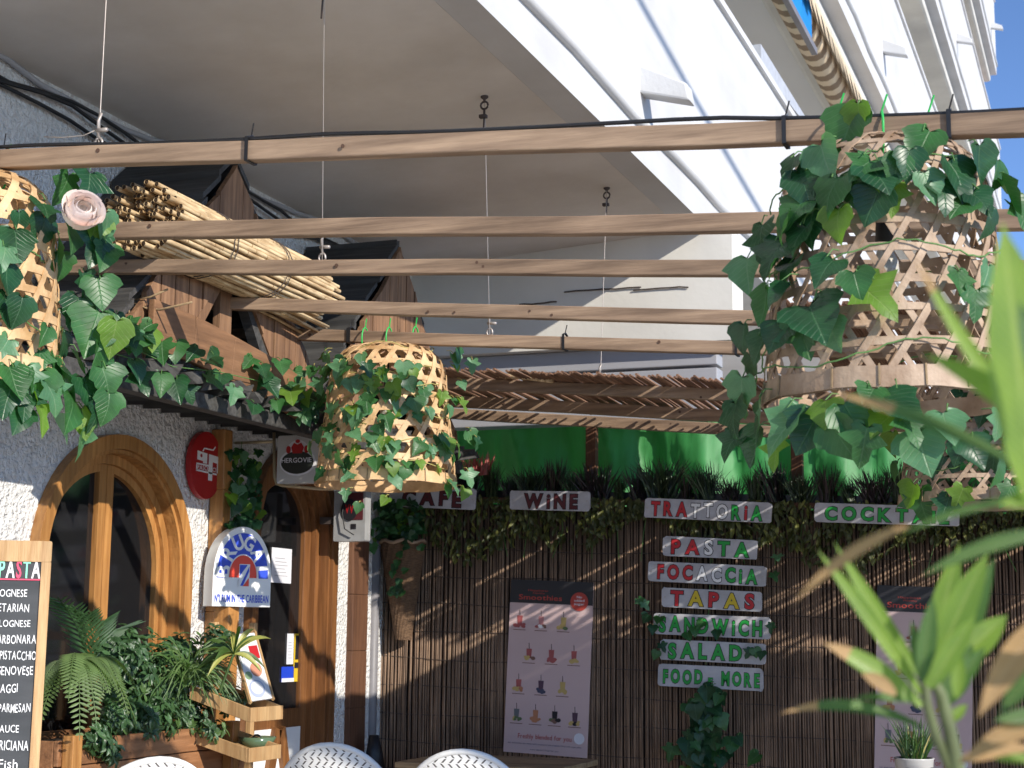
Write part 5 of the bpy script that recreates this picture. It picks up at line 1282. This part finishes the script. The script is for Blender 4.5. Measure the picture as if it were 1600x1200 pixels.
# ================================================================== MENU STAND WITH TRAYS
ms = thing('tray_stand', 'pine display stand with two sloping trays right of the planter', 'stand', (-3.6, 6.9, GZ))
def S(px, py, X): return at(px, py, 0, X)
XB, XF = -3.80, -3.50
m = MB(); pa = S(340, 972, XB); pb = S(400, 978, XB); ya, yb_ = pa.y, pb.y
for y in (ya, yb_): m.box((XB-0.03, y-0.016, GZ), (XB, y+0.016, pa.z))
for z in (pa.z-0.05, -0.52, -0.80): m.box((XB-0.025, ya+0.017, z-0.04), (XB-0.005, yb_-0.017, z))
m.build('upright', M_pine, ms, bevel=0.003)
def tray(pl_, pr_, rise, name='tray'):
    """open shallow box, its lip towards +X running along the wall"""
    a = S(*pl_, XF); b = S(*pr_, XF); m = MB(); z = (a.z+b.z)/2; y0_, y1_ = a.y, b.y; h = 0.06; zk = z+rise
    m.hexa([(XF, y0_, z-h), (XF, y1_, z-h), (XB+.005, y1_, zk-h), (XB+.005, y0_, zk-h)], [(XF, y0_, z-h+.01), (XF, y1_, z-h+.01), (XB+.005, y1_, zk-h+.01), (XB+.005, y0_, zk-h+.01)])
    for q0, q1 in ((y0_-.012, y0_-.0005), (y1_+.0005, y1_+.012)): m.hexa([(XF, q0, z-h), (XF, q1, z-h), (XB+.005, q1, zk-h), (XB+.005, q0, zk-h)], [(XF, q0, z), (XF, q1, z), (XB+.005, q1, zk), (XB+.005, q0, zk)])
    m.box((XF+.0005, y0_-.012, z-h), (XF+.012, y1_+.012, z)); m.build(name, M_pine, ms, bevel=0.002); return y0_, y1_, z
y0_, y1_, z1_ = tray((391, 1109), (437, 1099), 0.09)
tray((388, 1172), (434, 1160), 0.08)
mn_ = thing('menu_card', 'white menu card picturing food, leaning in the upper tray', 'menu', (XF, y0_, z1_))
A_, B_ = S(391, 1097, XF-0.02), S(424, 1092, XF-0.02); C_, D2 = S(361, 993, XB+0.03), S(396, 990, XB+0.03)
m = MB(); sk = lambda u, v: A_.lerp(B_, u).lerp(C_.lerp(D2, u), v)
nm = (B_-A_).cross(C_-A_).normalized()
def skq(mb, u0, v0, u1, v1, off, mi=0): mb.add([sk(u0, v0)+nm*off, sk(u1, v0)+nm*off, sk(u1, v1)+nm*off, sk(u0, v1)+nm*off], [(0, 1, 2, 3)], mi)
m.hexa([sk(0, 0), sk(1, 0), sk(1, 1), sk(0, 1)], [sk(0, 0)+nm*.006, sk(1, 0)+nm*.006, sk(1, 1)+nm*.006, sk(0, 1)+nm*.006]); m.build('card', M_lw, mn_)
m = MB()
def ske(cu, cv, ru, rvv, off, mi):
    m.add([sk(cu+ru*math.cos(k*.3927), cv+rvv*math.sin(k*.3927))+nm*off for k in range(16)], [tuple(range(16))], mi)
ske(0.42, 0.16, 0.36, 0.13, .0075, 0); ske(0.42, 0.17, 0.28, 0.095, .009, 1); ske(0.62, 0.44, 0.26, 0.11, .0075, 2); skq(m, 0.55, 0.60, 0.95, 0.80, .0075, 3); ske(0.2, 0.36, 0.16, 0.06, .0085, 4)
m.build('picture', [mat('plate_blue', (0.45, 0.5, 0.66), 0.5), M_lw, mat('food_salmon', (0.62, 0.27, 0.17), 0.6), M_redp, mat('food_green', (0.25, 0.36, 0.2), 0.6)], mn_)
fm = MB()
for u in (-0.04, 1.04): fm.bar(sk(u, -0.02)+nm*.004, sk(u, 1.02)+nm*.004, 0.012, 0.012, nm)
fm.build('edging', M_pine, mn_)
gd = thing('glass_dish', 'green glass dish with tongs lying in the lower tray', 'dish', S(404, 1160, -3.62)); p = S(402, 1160, -3.62)
m = MB(); m.lathe([(0.01, -0.03), (0.06, -0.025), (0.085, 0.02), (0.08, 0.02), (0.055, -0.015), (0.0, -0.018)], p+Vector((0, 0, 0.005)), 20); m.build('bowl', M_tray_g, gd, smooth=True)
m = MB(); m.tube([p+Vector((0.02+0.02*math.cos(k*.5), -0.04, 0.02+0.016*math.sin(k*.5))) for k in range(13)], 0.004, 6); m.build('ring', M_blackp, gd, smooth=True)

# ================================================================== TABLES AND CHAIRS
def table(x0, x1, y0, y1, z, label):
    t = thing('cafe_table', label, 'table', ((x0+x1)/2, (y0+y1)/2, GZ), 'café tables'); m = MB()
    n = 6; wv = (y1-y0)/n
    for k in range(n): m.box((x0, y0+wv*k, z-0.03), (x1, y0+wv*(k+1)-0.004, z+0.001*(k % 2)))
    m.build('tabletop', M_table, t, bevel=0.003)
    for x in (x0+.05, x1-.09):
        for y in (y0+.05, y1-.09): m = MB(); m.box((x, y, GZ+.03), (x+.045, y+.045, z-.03)); m.build('leg', M_brownpost, t)
    return t
a = at(935, 1187, 1, 8.90); table(a.x-0.95, a.x, 8.2, 8.90, a.z, 'slatted wooden table standing against the smoothie poster')
zp = -0.72
table(-1.55, -0.75, 6.2, 6.9, zp, 'wooden table under the potted grass at the lower right')
pp = at(1428, 1178, 1, 6.5); pt = thing('potted_grass', 'spiky green grass in a black and white pot before the right poster', 'potted plant', (pp.x, 6.5, zp))
m = MB(); hgt = pp.z-0.02-zp; m.lathe([(0.0, 0.002), (0.052, 0.002), (0.075, hgt), (0.078, hgt+0.006), (0.068, hgt+0.004), (0.062, hgt-0.02), (0, hgt-0.02)], (pp.x, 6.5, zp), 24); m.build('pot', mat('pot_black_white', (0.45, 0.44, 0.42), 0.35, col2=(0.02, 0.02, 0.022), scale=7, stretch=(1, 1, 2.5), detail=1, spread=(0.5, 0.54)), pt, smooth=True)
m = MB(); rr = random.Random(6)
for k in range(150):
    an = rr.uniform(0, 6.28); le = rr.uniform(0.05, 0.8); b = Vector((pp.x+rr.uniform(-.03, .03), 6.5+rr.uniform(-.03, .03), pp.z-0.05)); tip = b+Vector((math.cos(an)*le*0.14, math.sin(an)*le*0.14, rr.uniform(0.10, 0.20)))
    frond_leaf(m, b, tip, 0.007, sag=0.08*le, seg=5, m=rr.choices((0, 1, 2), (5, 3, 1))[0], nrm=(math.sin(an), -1, .3), prof=lambda u: (1-u)**0.6)
m.build('blades', [M_bush, M_bushl, M_stemy], pt)

def make_chair():
    t = thing('bistro_chair', '', 'chair', (0, 0, 0), 'white woven bistro chairs')
    sh, bw, bh = 0.45, 0.25, 0.50
    # back: woven arched panel, front towards +y, top at z = sh+bh
    m = MB(); nu, nv = 26, 22; uvs = []
    prof_w = lambda v: bw*(1-max(0, (v-0.42)/0.58)**2.3)**0.5 if v < 1 else 0.0
    for th in (0, 1):
        for j in range(nv+1):
            v = j/nv
            for i in range(nu+1):
                u = i/nu*2-1; w_ = prof_w(v); x = u*max(w_, 0.004); y = -0.20-0.10*v+0.06*(u*w_/bw)**2+(0.016 if th else 0); m.v.append(Vector((x, y, sh-0.05+v*(bh+0.05))))
                uvs.append((x, v*bh))
    st_ = (nu+1)*(nv+1)
    for th in (0, 1):
        for j in range(nv):
            for i in range(nu):
                q = th*st_+j*(nu+1)+i; f_ = [q, q+1, q+nu+2, q+nu+1]; m.f.append(f_ if th == 0 else f_[::-1]); m.m.append(0)
    o = m.build('backrest', M_woven, t, smooth=True); uvl = o.data.uv_layers.new(name='UVMap')
    for lp in o.data.loops: uvl.data[lp.index].uv = uvs[lp.vertex_index]
    m = MB(); pts = []
    for k in range(-24, 25):
        a_ = abs(k)/24; 
        v = 1-a_**1.6 if a_ < 1 else 0; w_ = prof_w(v)*(1 if k > 0 else -1); u = w_/bw
        pts.append(Vector((w_*1.01, -0.192-0.10*v+0.06*u*u, sh-0.05+v*(bh+0.05)+0.004)))
    m.tube(pts, 0.0125, 8); m.build('back_frame', mat('white_cord', (0.74, 0.73, 0.70), 0.55), t, smooth=True)
    m = MB(); k0 = 0; uvs2 = []
    ring = [(0.24*math.copysign(abs(math.cos(k*.1309))**0.7, math.cos(k*.1309)), 0.22*math.copysign(abs(math.sin(k*.1309))**0.7, math.sin(k*.1309))) for k in range(48)]
    m.add([(x, y, sh) for x, y in ring]+[(x, y, sh-0.03) for x, y in ring], [tuple(range(48)), tuple(range(95, 47, -1))]+[(k, 48+k, 48+(k+1) % 48, (k+1) % 48) for k in range(48)])
    o = m.build('seat', M_woven, t); uvl = o.data.uv_layers.new(name='UVMap')
    for lp in o.data.loops: c_ = o.data.vertices[lp.vertex_index].co; uvl.data[lp.index].uv = (c_.x, c_.y)
    for sx in (-1, 1):
        for sy in (-1, 1):
            m = MB(); m.tube([(sx*0.20, sy*0.18, sh-0.03), (sx*0.225, sy*0.215, 0.0)], 0.014, 8); m.build('leg', M_leg, t, smooth=True)
    m = MB()
    for s in (-1, 1): m.tube([(s*0.208, -0.19, 0.22), (s*0.208, 0.19, 0.22)], 0.009, 6); m.tube([(-0.208, s*0.19, 0.26), (0.208, s*0.19, 0.26)], 0.009, 6)
    m.build('stretcher', M_leg, t, smooth=True)
    return t
ch = make_chair()
def chair_at(o, px, py, rz, label, y=None, top=0.95):
    z = GZ+0.03+top; p = at(px, py, 2, z); o.rotation_euler = (0, 0, rz)
    off = Matrix.Rotation(rz, 3, 'Z') @ Vector((0, -0.30, 0)); o.location = (p.x-off.x, p.y-off.y, GZ+0.03); o['label'] = label
CHT = 0.963
chair_at(ch, 515, 1161, R(10), 'white woven bistro chair in front of the door, its rounded back left of the other', top=CHT)
c2 = copy_tree(ch); chair_at(c2, 722, 1171, R(14), 'white woven bistro chair near the left edge of the smoothie poster', top=CHT)
c3 = copy_tree(ch); chair_at(c3, 250, 1183, R(50), 'woven bistro chair in front of the planter, only its back top showing', top=CHT)

# black bag-like cover seen between chair and screen
m = MB(); p = at(584, 1165, 1, 8.6); rr = random.Random(3)
for i in range(9):
    q = i/8
    for j in range(14):
        an = 2*math.pi*j/14; r_ = 0.09*(1-q**3*0.7)*(1+0.12*math.sin(3*an+i)); m.v.append(Vector((p.x+math.cos(an)*r_, 8.6+math.sin(an)*r_, GZ+0.03+(p.z+0.06-GZ-0.03)*q)))
for i in range(8):
    for j in range(14): m.f.append([i*14+j, i*14+(j+1) % 14, (i+1)*14+(j+1) % 14, (i+1)*14+j]); m.m.append(0)
m.f.append([8*14+j for j in range(14)]); m.m.append(0)
tag(m.build('folded_parasol', M_blackp, smooth=True), 'dark upright bundle at the foot of the grey pipe', 'folded parasol')

# ================================================================== AWNINGS ON THE BALCONIES
aw = thing('striped_awning', 'rolled brown and cream striped awning under the second balcony', 'awning', (PX-0.2, 16, 5.7))
m = MB(); y0, y1 = 12.6, 19.5; zr = 5.62; n = 46
for k in range(n):
    ya = y0+(y1-y0)*k/n; yb_ = y0+(y1-y0)*(k+1)/n; m.tube([(PX-0.30, ya, zr), (PX-0.30, yb_, zr)], 0.13, 12, m=k % 2, cap=False)
m.build('roll', [M_awn, M_awn2], aw, smooth=True)
m = MB()
for k in range(70):
    ya = y0+(y1-y0)*k/70; yb_ = y0+(y1-y0)*(k+1)/70; lo = zr-0.02-0.09*abs(math.sin(k*1.1)); m.add([(PX-0.14, ya, zr+0.16), (PX-0.14, yb_, zr+0.16), (PX-0.10, yb_, lo), (PX-0.10, ya, lo+0.03)], [(0, 1, 2, 3)])
m.build('valance', M_awn2, aw)
bs = thing('blue_awning', 'bright blue slatted sheet hung under the second balcony', 'awning', (PX-0.2, 10, 5.3))
m = MB(); e0 = at(1272, 75, 0, PX-0.15); zb_ = e0.z; nn_ = 60
for k in range(nn_+1):
    y = 4.0+(e0.y-4.0)*k/nn_
    for z in (zb_, 5.9): m.v.append(Vector((PX-0.15+0.02*math.sin(k*2.6), y, z)))
for k in range(nn_): m.f.append([2*k, 2*k+2, 2*k+3, 2*k+1]); m.m.append(0)
m.build('sheet', M_bluet, bs)
m = MB(); m.bar((PX-0.15, 4.0, zb_-0.03), (PX-0.15, e0.y+0.02, zb_-0.03), 0.05, 0.06); m.build('rail', M_pipe, bs)
# overhead street cable, its shadow falls across the white band
m = MB()
s1, s2 = Vector((PX, 6.0, 3.62)), Vector((PX, 13.0, 2.72)); pts = []
for k in range(30):
    q = (k/29)*2.2-0.8; p = s1.lerp(s2, q)+Vector((0, 0, 0.25*((q-0.5)**2-0.25))); pts.append(p+sdir*(5.6/sdir.x))
m.tube(pts, 0.028, 8)
tag(m.build('street_cable', M_blackp, smooth=True), 'overhead cable slung above the street beyond the picture', 'cable')

# ================================================================== OLEANDER IN THE FOREGROUND
ol = thing('oleander', 'out of focus oleander with long light green and dried brown leaves close to the camera', 'shrub', at_d(1500, 1500, 1.25))
lv = MB(); dry = MB(); st = MB()
def ole(b, t, wpx, dist, m=0, sag=0.0, dtip=None, nz=(0.2, -0.9, 0.35), fold=0.3, dd=0.0):
    B_ = at_d(*b, dist); T_ = at_d(*t, dist+dd); W_ = wpx/F*dist
    if m == 2: frond_leaf(dry, B_, T_, W_, sag, 0, seg=16, nrm=nz, fold=fold)
    else: frond_leaf(lv, B_, T_, W_, sag, m, 2 if dtip else None, dtip or 2.0, seg=18, nrm=nz, fold=fold)
D1 = 0.92
ole((1618, 790), (1566, 345), 120, D1, 0, 0.0, nz=(0.5, -0.9, 0.1)); ole((1650, 705), (1440, 552), 66, D1, 0, 0.06, nz=(-0.2, -0.5, 0.9), dd=0.03)
ole((1625, 690), (1425, 395), 26, D1+.05, 0, -0.06, 0.80); ole((1620, 745), (1290, 612), 24, D1+.06, 1, 0.05, 0.62, dd=0.04); ole((1650, 775), (1400, 838), 30, D1+.08, 1, 0.04, nz=(0, -0.5, 0.9))
ole((1420, 822), (1240, 942), 30, D1+.08, 2, 0.06, nz=(0, -0.6, 0.8)); ole((1650, 830), (1440, 900), 26, D1+.10, 1, 0.05); ole((1650, 640), (1590, 470), 50, D1-.03, 1); ole((1640, 720), (1610, 560), 60, D1-.05, 0)
ole((1660, 770), (1560, 790), 34, D1, 0)
D2_ = 1.25
ole((1440, 1085), (1276, 858), 25, D2_, 0, 0.02); ole((1440, 1060), (1302, 845), 24, D2_+.03, 0, -0.02); ole((1450, 1072), (1545, 862), 50, D2_-.02, 0, 0.03); ole((1446, 1065), (1500, 848), 44, D2_+.04, 0)
ole((1440, 1065), (1458, 930), 30, D2_-.04, 1); ole((1442, 1065), (1424, 968), 22, D2_, 1); ole((1452, 1075), (1526, 958), 34, D2_-.05, 0); ole((1470, 1075), (1555, 870), 42, D2_+.06, 1); ole((1490, 1040), (1575, 960), 46, D2_+.05, 0)
ole((1440, 1103), (1283, 1003), 34, D2_-.02, 0, 0.05, 0.72); ole((1400, 1085), (1345, 1052), 24, D2_-.03, 2, 0.04); ole((1438, 1096), (1332, 1090), 14, D2_, 1, 0.03); ole((1440, 1136), (1216, 1116), 20, D2_+.02, 1, 0.10, 0.70)
ole((1488, 1080), (1540, 1010), 26, D2_, 1); ole((1480, 1100), (1520, 1005), 40, D2_+.03, 1); ole((1495, 1090), (1500, 1018), 22, D2_-.05, 0); ole((1480, 1130), (1512, 1100), 18, D2_, 0)
ole((1640, 960), (1528, 1122), 48, 1.05, 2, 0.06, nz=(0.3, -0.9, 0.1)); ole((1650, 1010), (1560, 1120), 36, 1.08, 1, 0.03); ole((1640, 1072), (1552, 1082), 22, 1.1, 0, 0.02); ole((1650, 1118), (1552, 1126), 26, 1.1, 1, 0.02); ole((1660, 1130), (1500, 1195), 34, 1.1, 2, 0.1)
ole((1500, 1190), (1620, 1170), 26, 1.15, 2, 0.06); ole((1650, 1040), (1580, 1060), 20, 1.1, 0); ole((1640, 1185), (1550, 1186), 16, 1.1, 0)
st.tube([at_d(1520, 1420, D2_+.05), at_d(1497, 1215, D2_), at_d(1484, 1140, D2_), at_d(1470, 1085, D2_), at_d(1450, 1050, D2_)], [0.008, 0.0065, 0.0055, 0.005, 0.004], 8)
st.tube([at_d(1490, 1215, D2_), at_d(1462, 1150, D2_), at_d(1448, 1100, D2_), at_d(1445, 1060, D2_)], [0.004, 0.0042, 0.004, 0.003], 8)
st.tube([at_d(1720, 1400, D1+.2), at_d(1690, 1000, D1+.1), at_d(1650, 780, D1), at_d(1630, 720, D1)], [0.010, 0.009, 0.007, 0.005], 8)
b0 = at_d(1520, 1420, D2_+.05); st.tube([b0, Vector((b0.x+0.03, b0.y+0.05, (b0.z+GZ)/2)), Vector((b0.x+0.06, b0.y+0.1, GZ))], [0.011, 0.014, 0.018], 8)
b1 = at_d(1720, 1400, D1+.2); st.tube([b1, Vector((b0.x+0.08, b0.y+0.1, GZ))], [0.010, 0.016], 8)
lv.build('leaves', [M_oleA, M_oleB, M_oleD], ol, smooth=True); dry.build('dry_leaves', M_oleD, ol, smooth=True); st.build('stems', M_oleS, ol, smooth=True)
